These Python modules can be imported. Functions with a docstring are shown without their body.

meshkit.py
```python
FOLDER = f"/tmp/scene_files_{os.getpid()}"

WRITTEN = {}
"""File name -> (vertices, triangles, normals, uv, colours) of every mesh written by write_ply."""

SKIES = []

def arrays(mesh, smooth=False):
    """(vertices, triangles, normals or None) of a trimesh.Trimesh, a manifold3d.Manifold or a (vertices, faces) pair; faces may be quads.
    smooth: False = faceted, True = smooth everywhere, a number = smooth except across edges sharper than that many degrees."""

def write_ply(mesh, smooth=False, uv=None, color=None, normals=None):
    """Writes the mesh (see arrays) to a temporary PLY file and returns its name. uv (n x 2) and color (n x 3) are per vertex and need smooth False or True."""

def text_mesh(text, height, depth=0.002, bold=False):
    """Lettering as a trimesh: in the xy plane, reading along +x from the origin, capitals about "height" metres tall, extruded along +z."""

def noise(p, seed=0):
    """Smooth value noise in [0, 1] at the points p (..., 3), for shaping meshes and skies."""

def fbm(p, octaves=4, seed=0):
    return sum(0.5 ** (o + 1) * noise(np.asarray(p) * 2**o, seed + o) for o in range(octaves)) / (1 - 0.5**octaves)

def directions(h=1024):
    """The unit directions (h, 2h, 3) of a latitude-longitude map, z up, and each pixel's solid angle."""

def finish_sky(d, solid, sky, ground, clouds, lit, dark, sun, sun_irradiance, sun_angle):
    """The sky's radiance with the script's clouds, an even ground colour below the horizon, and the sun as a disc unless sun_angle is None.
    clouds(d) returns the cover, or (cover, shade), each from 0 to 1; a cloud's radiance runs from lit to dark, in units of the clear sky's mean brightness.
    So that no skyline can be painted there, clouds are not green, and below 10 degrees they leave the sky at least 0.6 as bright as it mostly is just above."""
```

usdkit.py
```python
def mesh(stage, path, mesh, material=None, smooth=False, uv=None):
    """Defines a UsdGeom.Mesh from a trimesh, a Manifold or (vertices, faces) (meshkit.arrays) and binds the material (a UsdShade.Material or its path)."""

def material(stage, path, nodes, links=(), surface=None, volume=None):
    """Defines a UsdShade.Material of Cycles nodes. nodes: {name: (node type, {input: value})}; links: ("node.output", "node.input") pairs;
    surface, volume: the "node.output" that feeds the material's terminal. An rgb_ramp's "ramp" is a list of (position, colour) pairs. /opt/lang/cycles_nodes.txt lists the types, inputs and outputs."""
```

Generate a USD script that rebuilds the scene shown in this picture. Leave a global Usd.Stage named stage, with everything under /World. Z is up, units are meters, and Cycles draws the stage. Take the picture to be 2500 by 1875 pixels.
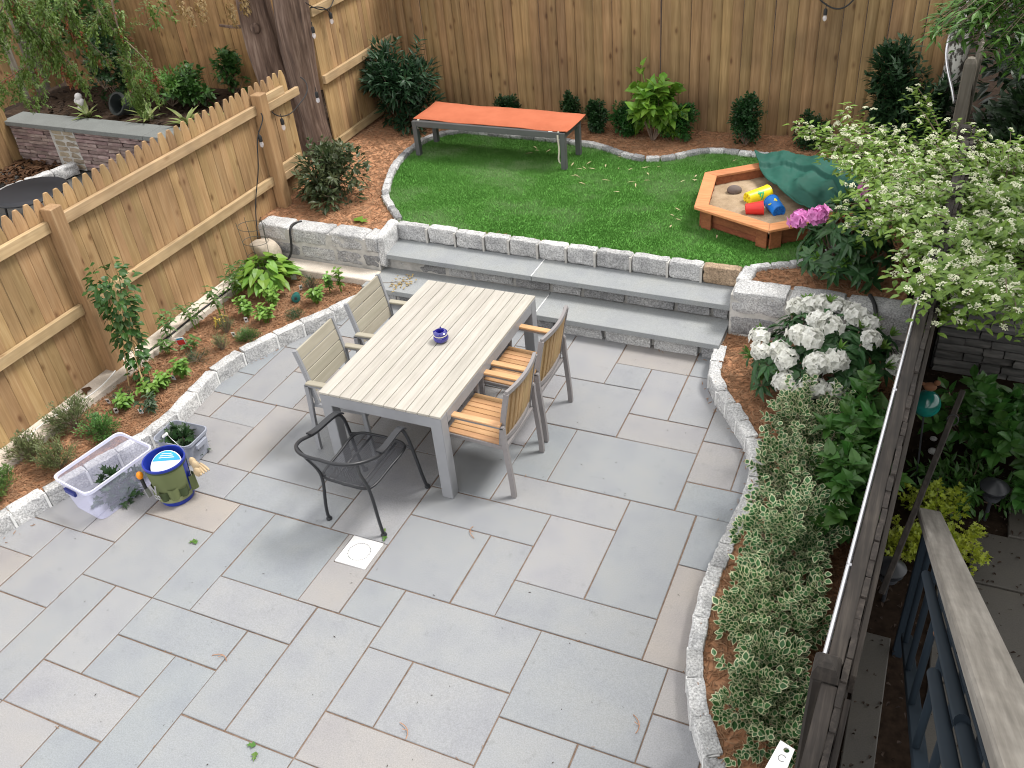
import math, random
import numpy as np, trimesh, usdkit, meshkit
from pxr import Usd, UsdGeom, UsdLux, UsdShade, Gf, Sdf
from shapely.geometry import Polygon, Point, LineString, box as sbox
from shapely import contains_xy
from shapely.ops import unary_union

stage = Usd.Stage.CreateInMemory()
UsdGeom.SetStageUpAxis(stage, UsdGeom.Tokens.z)
UsdGeom.SetStageMetersPerUnit(stage, 1.0)
stage.DefinePrim('/World', 'Xform')
stage.SetDefaultPrim(stage.GetPrimAtPath('/World'))
stage.DefinePrim('/World/Looks', 'Scope')
PI = math.pi
# ------------------------------------------------------------------ camera
FOC, YAW, PIT, ROL, EYE = 2210.643, -0.474510, 0.620125, -0.102171, 4.2689
fw = np.array([math.sin(YAW)*math.cos(PIT), math.cos(YAW)*math.cos(PIT), -math.sin(PIT)])
rt = np.array([math.cos(YAW), -math.sin(YAW), 0.0]); up_ = np.cross(rt, fw)
rt, up_ = math.cos(ROL)*rt + math.sin(ROL)*up_, -math.sin(ROL)*rt + math.cos(ROL)*up_
cam = UsdGeom.Camera.Define(stage, '/World/camera')
cam.CreateHorizontalApertureAttr(36.0); cam.CreateVerticalApertureAttr(27.0)
cam.CreateFocalLengthAttr(36.0*FOC/2500)
cam.CreateClippingRangeAttr(Gf.Vec2f(0.05, 1000))
cam.AddTransformOp().Set(Gf.Matrix4d(*rt, 0, *up_, 0, *(-fw), 0, 0, 0, EYE, 1))
EXPOSURE = 1.45
cam.CreateExposureAttr(EXPOSURE)
# ------------------------------------------------------------------ sky and sun (bright overcast)
SUN = np.array([0.42, 0.30, 0.86]); SUN /= np.linalg.norm(SUN)
elev, rotz = math.asin(SUN[2]), math.atan2(SUN[0], SUN[1])
dome = UsdLux.DomeLight.Define(stage, '/World/sky')
dome.GetPrim().SetCustomDataByKey('kind', 'structure'); dome.GetPrim().SetCustomDataByKey('label', 'bright overcast sky above the garden'); dome.GetPrim().SetCustomDataByKey('category', 'sky')
skym = usdkit.material(stage, '/World/Looks/sky_look', {
    'sky': ('sky_texture', {'sky_type': 'single_scattering', 'sun_disc': False, 'sun_elevation': elev, 'sun_rotation': rotz, 'aerosol_density': 2.0}),
    'tc': ('texture_coordinate', {}),
    'n': ('noise_texture', {'scale': 2.2, 'detail': 5.0, 'roughness': 0.55}),
    'r': ('rgb_ramp', {'ramp': [(0.3, (0.80,)*3), (0.7, (0.97,)*3)]}),
    'cl': ('rgb_ramp', {'ramp': [(0.25, (5.7, 5.6, 5.5)), (0.75, (8.4, 8.3, 8.1))]}),
    'mx': ('mix', {'mix_type': 'mix'}),
    'bg': ('background_shader', {'strength': 0.09})},
    [('tc.generated', 'n.vector'), ('n.fac', 'r.fac'), ('n.fac', 'cl.fac'), ('r.color', 'mx.fac'), ('sky.color', 'mx.color1'), ('cl.color', 'mx.color2'), ('mx.color', 'bg.color')], surface='bg.background')
UsdShade.MaterialBindingAPI.Apply(dome.GetPrim()).Bind(skym)
sun = UsdLux.DistantLight.Define(stage, '/World/sun')
sun.CreateIntensityAttr(0.40); sun.CreateAngleAttr(16.0); sun.CreateNormalizeAttr(True) if hasattr(sun, 'CreateNormalizeAttr') else None
sun.CreateColorAttr(Gf.Vec3f(1.0, 0.97, 0.92))
zc = SUN; xc = np.cross([0, 1, 0], zc); xc /= np.linalg.norm(xc); yc = np.cross(zc, xc)
sun.AddTransformOp().Set(Gf.Matrix4d(*xc, 0, *yc, 0, *zc, 0, 0, 0, 20, 1))

# ------------------------------------------------------------------ helpers: prims
used = {}
def numbered(path):
    k = used.get(path, -1) + 1; used[path] = k
    return path if k == 0 else '%s_%03d' % (path, k)
def tag(p, label=None, cat=None, group=None, kind=None):
    p = p.GetPrim() if hasattr(p, 'GetPrim') else p
    for k, v in (('label', label), ('category', cat), ('group', group), ('kind', kind)):
        if v: p.SetCustomDataByKey(k, v)
    return p
def pth(parent):
    return '/World' if parent is None else str(parent.GetPath())
def obj(name, mesh, mat, parent=None, smooth=False, edge=None):
    m = usdkit.mesh(stage, numbered(pth(parent) + '/' + name), mesh, M(mat), smooth=smooth)
    if edge is not None: UsdGeom.PrimvarsAPI(m).CreatePrimvar('edge', Sdf.ValueTypeNames.FloatArray, 'vertex').Set([float(x) for x in edge])
    return m.GetPrim()
def thing(name, label, cat, loc=(0, 0, 0), rz=0.0, group=None, kind=None, scale=None, rx=0.0, ry=0.0):
    x = UsdGeom.Xform.Define(stage, numbered('/World/' + name))
    x.AddTranslateOp().Set(Gf.Vec3d(*map(float, loc)))
    if rz or rx or ry: x.AddRotateXYZOp().Set(Gf.Vec3f(rx, ry, rz))
    if scale: x.AddScaleOp().Set(Gf.Vec3f(*((scale,)*3 if np.ndim(scale) == 0 else scale)))
    return tag(x, label, cat, group, kind)
def dup(root, label, loc, rz=0.0, scale=None, group=None):
    was = root.GetCustomData()
    base = root.GetName().rstrip('0123456789').rstrip('_')
    r = thing(base, label, was['category'], loc, rz, group or was.get('group'), None, scale)
    r.GetReferences().AddInternalReference(root.GetPath()); r.SetInstanceable(True)
    return r
def part(name, parent):
    return UsdGeom.Xform.Define(stage, numbered(pth(parent) + '/' + name)).GetPrim()

# ------------------------------------------------------------------ helpers: meshes
class MB:
    def __init__(s): s.v, s.f, s.n = [], [], 0
    def add(s, v, f):
        v = np.asarray(v, float); f = np.asarray(f, int)
        if f.shape[1] == 4: f = np.vstack([f[:, [0, 1, 2]], f[:, [0, 2, 3]]])
        s.v.append(v); s.f.append(f + s.n); s.n += len(v); return s
    def mesh(s): return (np.vstack(s.v), np.vstack(s.f))
    def box(s, c, d, R=None, ch=0.004): return s.add(*cbox(d, c, R, ch))
    def tube(s, *a, **k): return s.add(*tube(*a, **k))
_cb = {}
def cbox(d, c=(0, 0, 0), R=None, ch=0.004):
    d = np.asarray(d, float); ch = min(ch, d.min()*0.45)
    key = (tuple(np.round(d, 5)), ch)
    if key not in _cb:
        if ch <= 0: m = trimesh.creation.box(d)
        else:
            h, p = d/2, []
            for a in range(3):
                for sg in np.ndindex(2, 2, 2):
                    q = (np.array(sg)*2-1)*(h-ch); q[a] = (sg[a]*2-1)*h[a]; p.append(q)
            m = trimesh.convex.convex_hull(np.array(p))
        _cb[key] = (np.array(m.vertices), np.array(m.faces))
    v, f = _cb[key]
    if R is not None: v = v @ np.asarray(R).T
    return v + np.asarray(c, float), f
def rz_(a): c, s = math.cos(a), math.sin(a); return np.array([[c, -s, 0], [s, c, 0], [0, 0, 1.0]])
def rx_(a): c, s = math.cos(a), math.sin(a); return np.array([[1, 0, 0], [0, c, -s], [0, s, c]])
def ry_(a): c, s = math.cos(a), math.sin(a); return np.array([[c, 0, s], [0, 1, 0], [-s, 0, c]])
def bar(p, q, w, h, ch=0.003, upv=(0, 0, 1)):
    """a bar of section w (sideways) x h (along upv) from p to q"""
    p, q = np.asarray(p, float), np.asarray(q, float); d = q-p; L = np.linalg.norm(d); d = d/L
    s = np.cross(d, upv)
    if np.linalg.norm(s) < 1e-6: s = np.cross(d, (1, 0, 0))
    s /= np.linalg.norm(s); u = np.cross(s, d)
    return cbox((L, w, h), (p+q)/2, np.stack([d, s, u], 1), ch)
def spline(p, n):
    p = np.asarray(p, float)
    if len(p) < 3: return p[0] + (p[-1]-p[0])*np.linspace(0, 1, n)[:, None]
    from scipy.interpolate import CubicSpline
    t = np.r_[0, np.cumsum(np.linalg.norm(np.diff(p, axis=0), axis=1)**0.5)]
    return CubicSpline(t, p)(np.linspace(0, t[-1], n))
def tube(p, r, sides=8, caps=True):
    p = np.asarray(p, float); n = len(p); r = np.broadcast_to(np.asarray(r, float), (n,))
    t = np.gradient(p, axis=0); t /= np.linalg.norm(t, axis=1, keepdims=True)+1e-12
    a = np.zeros_like(p); ref = np.array([0, 0, 1.0]) if abs(t[0, 2]) < 0.9 else np.array([1.0, 0, 0])
    for i in range(n):
        ref = ref - t[i]*(ref @ t[i]); ref /= np.linalg.norm(ref)+1e-12; a[i] = ref
    b = np.cross(t, a); th = np.arange(sides)*2*PI/sides
    v = p[:, None] + r[:, None, None]*(np.cos(th)[None, :, None]*a[:, None] + np.sin(th)[None, :, None]*b[:, None])
    i, j = np.meshgrid(np.arange(n-1), np.arange(sides), indexing='ij'); k = (j+1) % sides
    f = np.stack([i*sides+j, i*sides+k, (i+1)*sides+k, (i+1)*sides+j], -1).reshape(-1, 4)
    f = np.vstack([f[:, [0, 1, 2]], f[:, [0, 2, 3]]]); v = v.reshape(-1, 3)
    if caps:
        v = np.vstack([v, p[0], p[-1]]); c0, c1 = len(v)-2, len(v)-1; j = np.arange(sides); k = (j+1) % sides
        f = np.vstack([f, np.stack([np.full(sides, c0), k, j], 1), np.stack([np.full(sides, c1), (n-1)*sides+j, (n-1)*sides+k], 1)])
    return v, f
def flatbar(p, w, h, side=(0, 1, 0)):
    """a strip swept along p: width w along `side`, thickness h"""
    p = np.asarray(p, float); t = np.gradient(p, axis=0); t /= np.linalg.norm(t, axis=1, keepdims=True)
    s = np.asarray(side, float); nrm = np.cross(t, s); nrm /= np.linalg.norm(nrm, axis=1, keepdims=True); n = len(p)
    v = np.stack([p+s*w/2*a+nrm*h/2*b for a, b in ((1, 1), (-1, 1), (-1, -1), (1, -1))], 1).reshape(-1, 3)
    i, j = np.meshgrid(np.arange(n-1), np.arange(4), indexing='ij'); k = (j+1) % 4
    f = np.stack([i*4+j, i*4+k, (i+1)*4+k, (i+1)*4+j], -1).reshape(-1, 4)
    e = np.array([[0, 3, 2, 1], [4*n-4, 4*n-3, 4*n-2, 4*n-1]])
    f = np.vstack([f, e]); return v, np.vstack([f[:, [0, 1, 2]], f[:, [0, 2, 3]]])
def lathe(prof, n=24, c=(0, 0, 0), R=None):
    prof = np.asarray(prof, float); th = np.arange(n)*2*PI/n
    v = np.stack([prof[:, None, 0]*np.cos(th), prof[:, None, 0]*np.sin(th), np.broadcast_to(prof[:, None, 1], (len(prof), n))], -1).reshape(-1, 3)
    i, j = np.meshgrid(np.arange(len(prof)-1), np.arange(n), indexing='ij'); k = (j+1) % n
    f = np.stack([i*n+j, i*n+k, (i+1)*n+k, (i+1)*n+j], -1).reshape(-1, 4)
    if R is not None: v = v @ np.asarray(R).T
    return v + np.asarray(c, float), np.vstack([f[:, [0, 1, 2]], f[:, [0, 2, 3]]])
_rb = {}
def rblock(d, rng, amp=0.006, rnd=0.012, sub=2, top_flat=False):
    """a split stone: rounded box with uneven faces"""
    d = np.asarray(d, float)
    if sub not in _rb:
        m = trimesh.creation.box((1, 1, 1))
        for _ in range(sub): m = m.subdivide()
        m.merge_vertices(); _rb[sub] = (np.array(m.vertices)*2, np.array(m.faces))
    u, f = _rb[sub]
    rnd = min(rnd, d.min()*0.4)
    p = u*d/2; inner = np.clip(p, -(d/2-rnd), d/2-rnd); off = p-inner
    nrm = off/(np.linalg.norm(off, axis=1, keepdims=True)+1e-9)
    p = inner + nrm*rnd
    q = p*26/(1+d.max()) + rng.uniform(-50, 50, 3)
    w = np.stack([np.asarray(meshkit.noise(q+k*17.3)) for k in range(3)], 1) + .45*np.stack([np.asarray(meshkit.noise(q*2.7+k*31.3)) for k in range(3)], 1)
    return p + w*amp*3.0*np.array([1, 1, .8]) + rng.normal(0, amp*.22, p.shape), f
def stone(mb, d, c, R, rng, **k):
    v, f = rblock(d, rng, **k); mb.add((v @ R.T if R is not None else v) + np.asarray(c, float), f)
def sheet(poly, z, res=0.05):
    """a height field over a polygon; z is a number or z(x, y)"""
    x0, y0, x1, y1 = poly.bounds
    xs, ys = np.arange(x0, x1+res, res), np.arange(y0, y1+res, res)
    X, Y = np.meshgrid(xs, ys, indexing='ij')
    Z = z(X, Y) if callable(z) else np.full(X.shape, float(z))
    ok = contains_xy(poly, (X[:-1, :-1]+res/2).ravel(), (Y[:-1, :-1]+res/2).ravel()).reshape(X.shape[0]-1, -1)
    I = np.arange(X.size).reshape(X.shape); i, j = np.nonzero(ok)
    f = np.stack([I[i, j], I[i+1, j], I[i+1, j+1], I[i, j+1]], 1)
    u, inv = np.unique(f, return_inverse=True)
    return np.stack([X, Y, Z], -1).reshape(-1, 3)[u], inv.reshape(f.shape)
def prism(poly, z0, z1, bevel=0.0):
    """an upright slab with the outline of a convex-ish polygon and an optional top bevel"""
    def ring(p): 
        c = np.array(p.exterior.coords)[:-1]
        return c if p.exterior.is_ccw else c[::-1]
    o = ring(poly); n = len(o)
    cen = np.array(poly.representative_point().coords[0])
    i = o + 0
    if bevel:
        e = np.roll(o, -1, 0)-o; e /= np.linalg.norm(e, axis=1, keepdims=True)+1e-12; nr = np.stack([-e[:, 1], e[:, 0]], 1)
        q = nr + np.roll(nr, 1, 0); i = o + bevel*q/np.maximum((q*q).sum(1, keepdims=True), 0.5)*2*0.5*2
        i = o + bevel*q/np.maximum(0.5*(q*q).sum(1, keepdims=True), 0.3)
    v = np.vstack([np.c_[o, np.full(n, z0)], np.c_[o, np.full(n, z1-bevel*0.7)], np.c_[i, np.full(n, z1)], [[*cen, z1]]])
    a = np.arange(n); b = (a+1) % n; f = []
    for k in range(2): f += [np.stack([k*n+a, k*n+b, (k+1)*n+b], 1), np.stack([k*n+a, (k+1)*n+b, (k+1)*n+a], 1)]
    f.append(np.stack([2*n+a, 2*n+b, np.full(n, 3*n)], 1))
    return v, np.vstack(f)

def slab(poly, z0, z1):
    import manifold3d as m3
    def c(g): return np.array(g.coords)[:-1]
    return m3.Manifold.extrude(m3.CrossSection([c(poly.exterior)] + [c(g) for g in poly.interiors], m3.FillRule.EvenOdd), z1-z0).translate((0, 0, z0))

# ------------------------------------------------------------------ helpers: leaves
def _tpl(pts, centre, edge=None):
    p = np.array(pts, float); n = len(p); f = np.stack([np.full(n, n), np.arange(n), (np.arange(n)+1) % n], 1)
    return np.vstack([p, centre]), f
TPL = {
 'ovate': _tpl([(0, 0), (.18, .62), (.42, 1), (.72, .68), (1, 0), (.72, -.68), (.42, -1), (.18, -.62)], (.45, 0)),
 'small': _tpl([(0, 0), (.5, 1), (1, 0), (.5, -1)], (.5, 0)),
 'lance': _tpl([(0, 0), (.3, .95), (.6, .8), (1, 0), (.6, -.8), (.3, -.95)], (.45, 0)),
 'heart': _tpl([(.06, 0), (-.1, .5), (.08, .98), (.42, .95), (.75, .5), (1.04, 0), (.75, -.5), (.42, -.95), (.08, -.98), (-.1, -.5)], (.36, 0)),
 'star': _tpl([(0, 0), (.15, .45), (.35, 1), (.5, .35), (.8, .7), (.72, .22), (1, 0), (.72, -.22), (.8, -.7), (.5, -.35), (.35, -1), (.15, -.45)], (.4, 0)),
}
def leaves(pos, d, L, W, kind='ovate', upv=None, fold=0.22, curl=0.25, rng=None):
    """one small folded leaf per row of pos (base) along d. Returns (v, f, edge) with rows grouped leaf by leaf"""
    tp, tf = TPL[kind]; n = len(pos); k = len(tp)
    d = np.asarray(d, float); d = d/(np.linalg.norm(d, axis=1, keepdims=True)+1e-9)
    if upv is None: upv = np.tile([0, 0, 1.0], (n, 1))
    s = np.cross(d, upv); bad = np.linalg.norm(s, axis=1) < 0.05
    s[bad] = np.cross(d[bad], [1, 0, 0.1]); s /= np.linalg.norm(s, axis=1, keepdims=True); u = np.cross(s, d)
    L = np.broadcast_to(np.asarray(L, float), (n,)); W = np.broadcast_to(np.asarray(W, float), (n,))
    t, w = tp[:, 0], tp[:, 1]
    h = fold*np.abs(w)[None]*W[:, None]*0.5 - curl*(t**2)[None]*L[:, None]
    v = pos[:, None] + d[:, None]*(t[None]*L[:, None])[..., None] + s[:, None]*(w[None]*W[:, None]*0.5)[..., None] + u[:, None]*h[..., None]
    f = tf[None] + (np.arange(n)*k)[:, None, None]
    edge = np.tile(np.r_[np.ones(k-1), 0.0], n)
    return v.reshape(-1, 3), f.reshape(-1, 3), edge
def unit(rng, n):
    v = rng.normal(size=(n, 3)); return v/np.linalg.norm(v, axis=1, keepdims=True)
def split_leaves(parent, V, kind, mat, limit=300, name='leaf'):
    v, f, e = V; k = len(TPL[kind][0]); m = len(TPL[kind][1]); n = len(v)//k
    vv = v.reshape(n, k, 3); order = np.argsort(np.linalg.norm(vv[:, 0]-np.array([0, 0, EYE]), axis=1) - 1.2*vv[:, 0, 2])
    tf = TPL[kind][1]
    for i in order[:limit]: obj(name, (vv[i], tf), mat, parent)
    rest = order[limit:]
    if len(rest):
        ff = (tf[None] + (np.arange(len(rest))*k)[:, None, None]).reshape(-1, 3)
        tag(obj('foliage', (vv[rest].reshape(-1, 3), ff), mat, parent), kind='stuff')
def crown(rng, n, c, r, clumps=14, spread=0.33, low=-0.25, inner=0.25):
    """points in an uneven clumped crown: returns pos, outward"""
    cd = unit(rng, clumps*3); cd = cd[cd[:, 2] > low][:clumps]
    cr = rng.uniform(0.45, 0.95, len(cd)); cc = cd*cr[:, None]
    i = rng.integers(0, len(cc), n); o = unit(rng, n)*(rng.uniform(0.15, 1, n)**0.4*spread)[:, None]
    p = cc[i] + o
    inn = rng.random(n) < inner; p[inn] *= rng.uniform(0.3, 0.8, inn.sum())[:, None]
    out = p/(np.linalg.norm(p, axis=1, keepdims=True)+1e-9)*0.6 + o/(np.linalg.norm(o, axis=1, keepdims=True)+1e-9)
    pos = p*np.asarray(r, float) + np.asarray(c, float)
    return pos, out

# ------------------------------------------------------------------ materials
mats = {}
def lin(h):
    c = np.array([int(h[i:i+2], 16) for i in (0, 2, 4)])/255.0
    return tuple(np.where(c < 0.04045, c/12.92, ((c+0.055)/1.055)**2.4))
def M(name):
    return mats[name] if isinstance(name, str) else name
def surf(name, ramp, scale=6.0, stretch=(1, 1, 1), rough=0.7, bump=0.0, bscale=40.0, rnd=0.0, hue=0.0, island=0.0, detail=4.0, spec=0.4, metal=0.0, fine=None, nrough=0.6, leaf=0.0, edge=None, bstretch=None, dist=0.0, knots=None, bdist=0.004, **pk):
    """noise-coloured principled surface. rnd: value spread per object; island: value spread per piece of a joined mesh; fine: (scale, low, high) small-grain multiplier"""
    N = {'tc': ('texture_coordinate', {}), 'oi': ('object_info', {}), 'off': ('vector_math', {'math_type': 'multiply_add', 'vector2': (1, 1, 1)}),
         'cx': ('combine_xyz', {}), 'm1': ('math', {'math_type': 'multiply', 'value2': 53.0}), 'mp': ('mapping', {'scale': stretch}),
         'n': ('noise_texture', {'scale': scale, 'detail': detail, 'roughness': nrough, 'distortion': dist}), 'r': ('rgb_ramp', {'ramp': ramp}), 'p': ('principled_bsdf', {'roughness': rough, 'specular_ior_level': spec, 'metallic': metal, **pk})}
    L = [('oi.random', 'm1.value1'), ('m1.value', 'cx.x'), ('m1.value', 'cx.y'), ('tc.object', 'mp.vector'), ('mp.vector', 'off.vector1'), ('cx.vector', 'off.vector3'), ('off.vector', 'n.vector'), ('n.fac', 'r.fac')]
    col = 'r.color'
    if edge:
        N['uv'] = ('attribute', {'attribute': 'edge'}); N['er'] = ('rgb_ramp', {'ramp': [(0.0, (0,)*3), (edge[0]-0.04, (0,)*3), (edge[0]+0.04, (1,)*3), (1, (1,)*3)]}); N['em'] = ('mix', {'mix_type': 'mix', 'color2': edge[1]})
        L += [('uv.fac', 'er.fac'), ('er.color', 'em.fac'), (col, 'em.color1')]; col = 'em.color'
    if fine:
        N['fn'] = ('noise_texture', {'scale': fine[0], 'detail': 2.0, 'roughness': 0.7}); N['fr'] = ('map_range', {'from_min': 0.3, 'from_max': 0.7, 'to_min': fine[1], 'to_max': fine[2], 'clamp': True})
        N['fm'] = ('mix', {'mix_type': 'multiply', 'fac': 1.0})
        L += [('tc.object', 'fn.vector'), ('fn.fac', 'fr.value'), (col, 'fm.color1'), ('fr.result', 'fm.color2')]; col = 'fm.color'
    if knots:
        N['km'] = ('mapping', {'scale': knots}); N['kv'] = ('voronoi_texture', {'scale': 7.0}); N['kr'] = ('rgb_ramp', {'ramp': [(0, (.42, .34, .30)), (.07, (.50, .42, .37)), (.12, (.80, .75, .72)), (.20, (1, 1, 1)), (1, (1, 1, 1))]}); N['kx'] = ('mix', {'mix_type': 'multiply', 'fac': 1.0})
        L += [('off.vector', 'km.vector'), ('km.vector', 'kv.vector'), ('kv.distance', 'kr.fac'), (col, 'kx.color1'), ('kr.color', 'kx.color2')]; col = 'kx.color'
    if rnd or hue or island:
        N['h'] = ('hsv', {}); N['v'] = ('map_range', {'to_min': 1-rnd, 'to_max': 1+rnd}); N['hh'] = ('math', {'math_type': 'fraction'}); N['h7'] = ('math', {'math_type': 'multiply', 'value2': 7.31})
        N['hu'] = ('map_range', {'to_min': 0.5-hue, 'to_max': 0.5+hue})
        L += [('oi.random', 'v.value'), ('oi.random', 'h7.value1'), ('h7.value', 'hh.value1'), ('hh.value', 'hu.value'), ('hu.result', 'h.hue'), (col, 'h.color')]
        vo = 'v.result'
        if island:
            N['g'] = ('geometry', {}); N['iv'] = ('map_range', {'to_min': 1-island, 'to_max': 1+island}); N['vm'] = ('math', {'math_type': 'multiply'})
            L += [('g.random_per_island', 'iv.value'), ('v.result', 'vm.value1'), ('iv.result', 'vm.value2')]; vo = 'vm.value'
        L += [(vo, 'h.value')]; col = 'h.color'
    L.append((col, 'p.base_color'))
    if bump:
        N['bn'] = ('noise_texture', {'scale': bscale, 'detail': 4.0, 'roughness': 0.65}); N['b'] = ('bump', {'strength': bump, 'distance': bdist})
        if bstretch: N['bm'] = ('mapping', {'scale': bstretch}); L += [('off.vector', 'bm.vector'), ('bm.vector', 'bn.vector')]
        else: L += [('tc.object', 'bn.vector')]
        L += [('bn.fac', 'b.height'), ('b.normal', 'p.normal')]
    out = 'p.BSDF'
    if leaf:
        N['t'] = ('translucent_bsdf', {}); N['mc'] = ('mix_closure', {'fac': leaf}); L += [(col, 't.color'), ('p.BSDF', 'mc.closure1'), ('t.BSDF', 'mc.closure2')]; out = 'mc.closure'
    mats[name] = usdkit.material(stage, '/World/Looks/' + name, N, L, surface=out)
    return mats[name]
def plain(name, c, rough=0.5, **k): return surf(name, [(0.3, tuple(np.array(c)*0.93)), (0.7, tuple(np.minimum(np.array(c)*1.06, 0.9)))], rough=rough, **k)
def leafmat(name, a, b, rough=0.45, t=0.22, isl=0.28, **k): return surf(name, [(0.3, a), (0.7, b)], scale=9, rough=rough, leaf=t, island=isl, rnd=0.18, hue=0.012, detail=2, **k)
# ================================================================== materials
def bluestone(name, ramp, rough=0.6):
    N = {'tc': ('texture_coordinate', {}), 'oi': ('object_info', {}), 'tr': ('rgb_ramp', {'ramp': ramp}),
         'cx': ('combine_xyz', {}), 'm1': ('math', {'math_type': 'multiply', 'value2': 53.0}), 'off': ('vector_math', {'math_type': 'add'}),
         'n': ('noise_texture', {'scale': 3.2, 'detail': 6.0, 'roughness': 0.62}), 'nr': ('rgb_ramp', {'ramp': [(0.25, (.88, .88, .92)), (0.5, (1, 1, 1)), (0.72, (1.07, 1.05, 1.01))]}),
         'mm': ('mix', {'mix_type': 'multiply', 'fac': 1.0}), 'n3': ('noise_texture', {'scale': 14.0, 'detail': 5.0, 'roughness': 0.7}), 'r3': ('rgb_ramp', {'ramp': [(0.30, (.87,)*3), (0.40, (1,)*3), (0.66, (1,)*3), (0.8, (1.1,)*3)]}), 'm3': ('mix', {'mix_type': 'multiply', 'fac': 1.0}),
         'n2': ('noise_texture', {'scale': 130.0, 'detail': 3.0}), 'fr': ('map_range', {'from_min': 0.3, 'from_max': 0.7, 'to_min': 0.86, 'to_max': 1.14, 'clamp': True}), 'm4': ('mix', {'mix_type': 'multiply', 'fac': 1.0}),
         'b': ('bump', {'strength': 0.25, 'distance': 0.004}), 'n4': ('noise_texture', {'scale': 11.0, 'detail': 7.0, 'roughness': 0.6}), 'p': ('principled_bsdf', {'roughness': rough, 'specular_ior_level': 0.35})}
    L = [('oi.random', 'tr.fac'), ('oi.random', 'm1.value1'), ('m1.value', 'cx.x'), ('m1.value', 'cx.z'), ('tc.object', 'off.vector1'), ('cx.vector', 'off.vector2'),
         ('off.vector', 'n.vector'), ('n.fac', 'nr.fac'), ('tr.color', 'mm.color1'), ('nr.color', 'mm.color2'), ('off.vector', 'n3.vector'), ('n3.fac', 'r3.fac'), ('mm.color', 'm3.color1'), ('r3.color', 'm3.color2'),
         ('tc.object', 'n2.vector'), ('n2.fac', 'fr.value'), ('m3.color', 'm4.color1'), ('fr.result', 'm4.color2'), ('m4.color', 'p.base_color'), ('off.vector', 'n4.vector'), ('n4.fac', 'b.height'), ('b.normal', 'p.normal')]
    mats[name] = usdkit.material(stage, '/World/Looks/' + name, N, L, surface='p.BSDF')
bluestone('bluestone', [(0, (.210, .226, .240)), (.25, (.232, .240, .250)), (.45, (.246, .246, .256)), (.62, (.218, .230, .242)), (.78, (.238, .236, .242)), (.88, (.252, .240, .234)), (.96, (.270, .242, .220)), (1, (.226, .230, .246))])
bluestone('tread_stone', [(0, (.225, .238, .245)), (1, (.255, .265, .268))])
bluestone('brown_slab', [(0, (.055, .050, .043)), (1, (.075, .067, .058))])
surf('joint_sand', [(0.3, (.10, .066, .047)), (0.7, (.20, .142, .108))], scale=25, rough=0.9, bump=.4, bscale=120)
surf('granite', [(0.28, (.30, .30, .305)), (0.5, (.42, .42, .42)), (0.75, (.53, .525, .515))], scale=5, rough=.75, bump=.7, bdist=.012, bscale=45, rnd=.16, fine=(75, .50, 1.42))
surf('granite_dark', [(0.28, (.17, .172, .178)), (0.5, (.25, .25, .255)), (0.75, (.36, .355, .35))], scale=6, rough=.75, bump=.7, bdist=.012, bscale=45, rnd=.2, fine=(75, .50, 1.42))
surf('granite_tan', [(0.3, (.24, .17, .11)), (0.7, (.38, .28, .19))], scale=7, rough=.75, bump=.7, bdist=.012, bscale=45, fine=(75, .50, 1.42))
surf('mortar', [(0.3, (.33, .32, .30)), (0.7, (.50, .485, .46))], scale=14, rough=.9, bump=.5, bscale=70)
surf('white_mortar', [(0.3, (.55, .55, .54)), (0.7, (.70, .70, .69))], scale=14, rough=.9, bump=.5, bscale=70)
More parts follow.
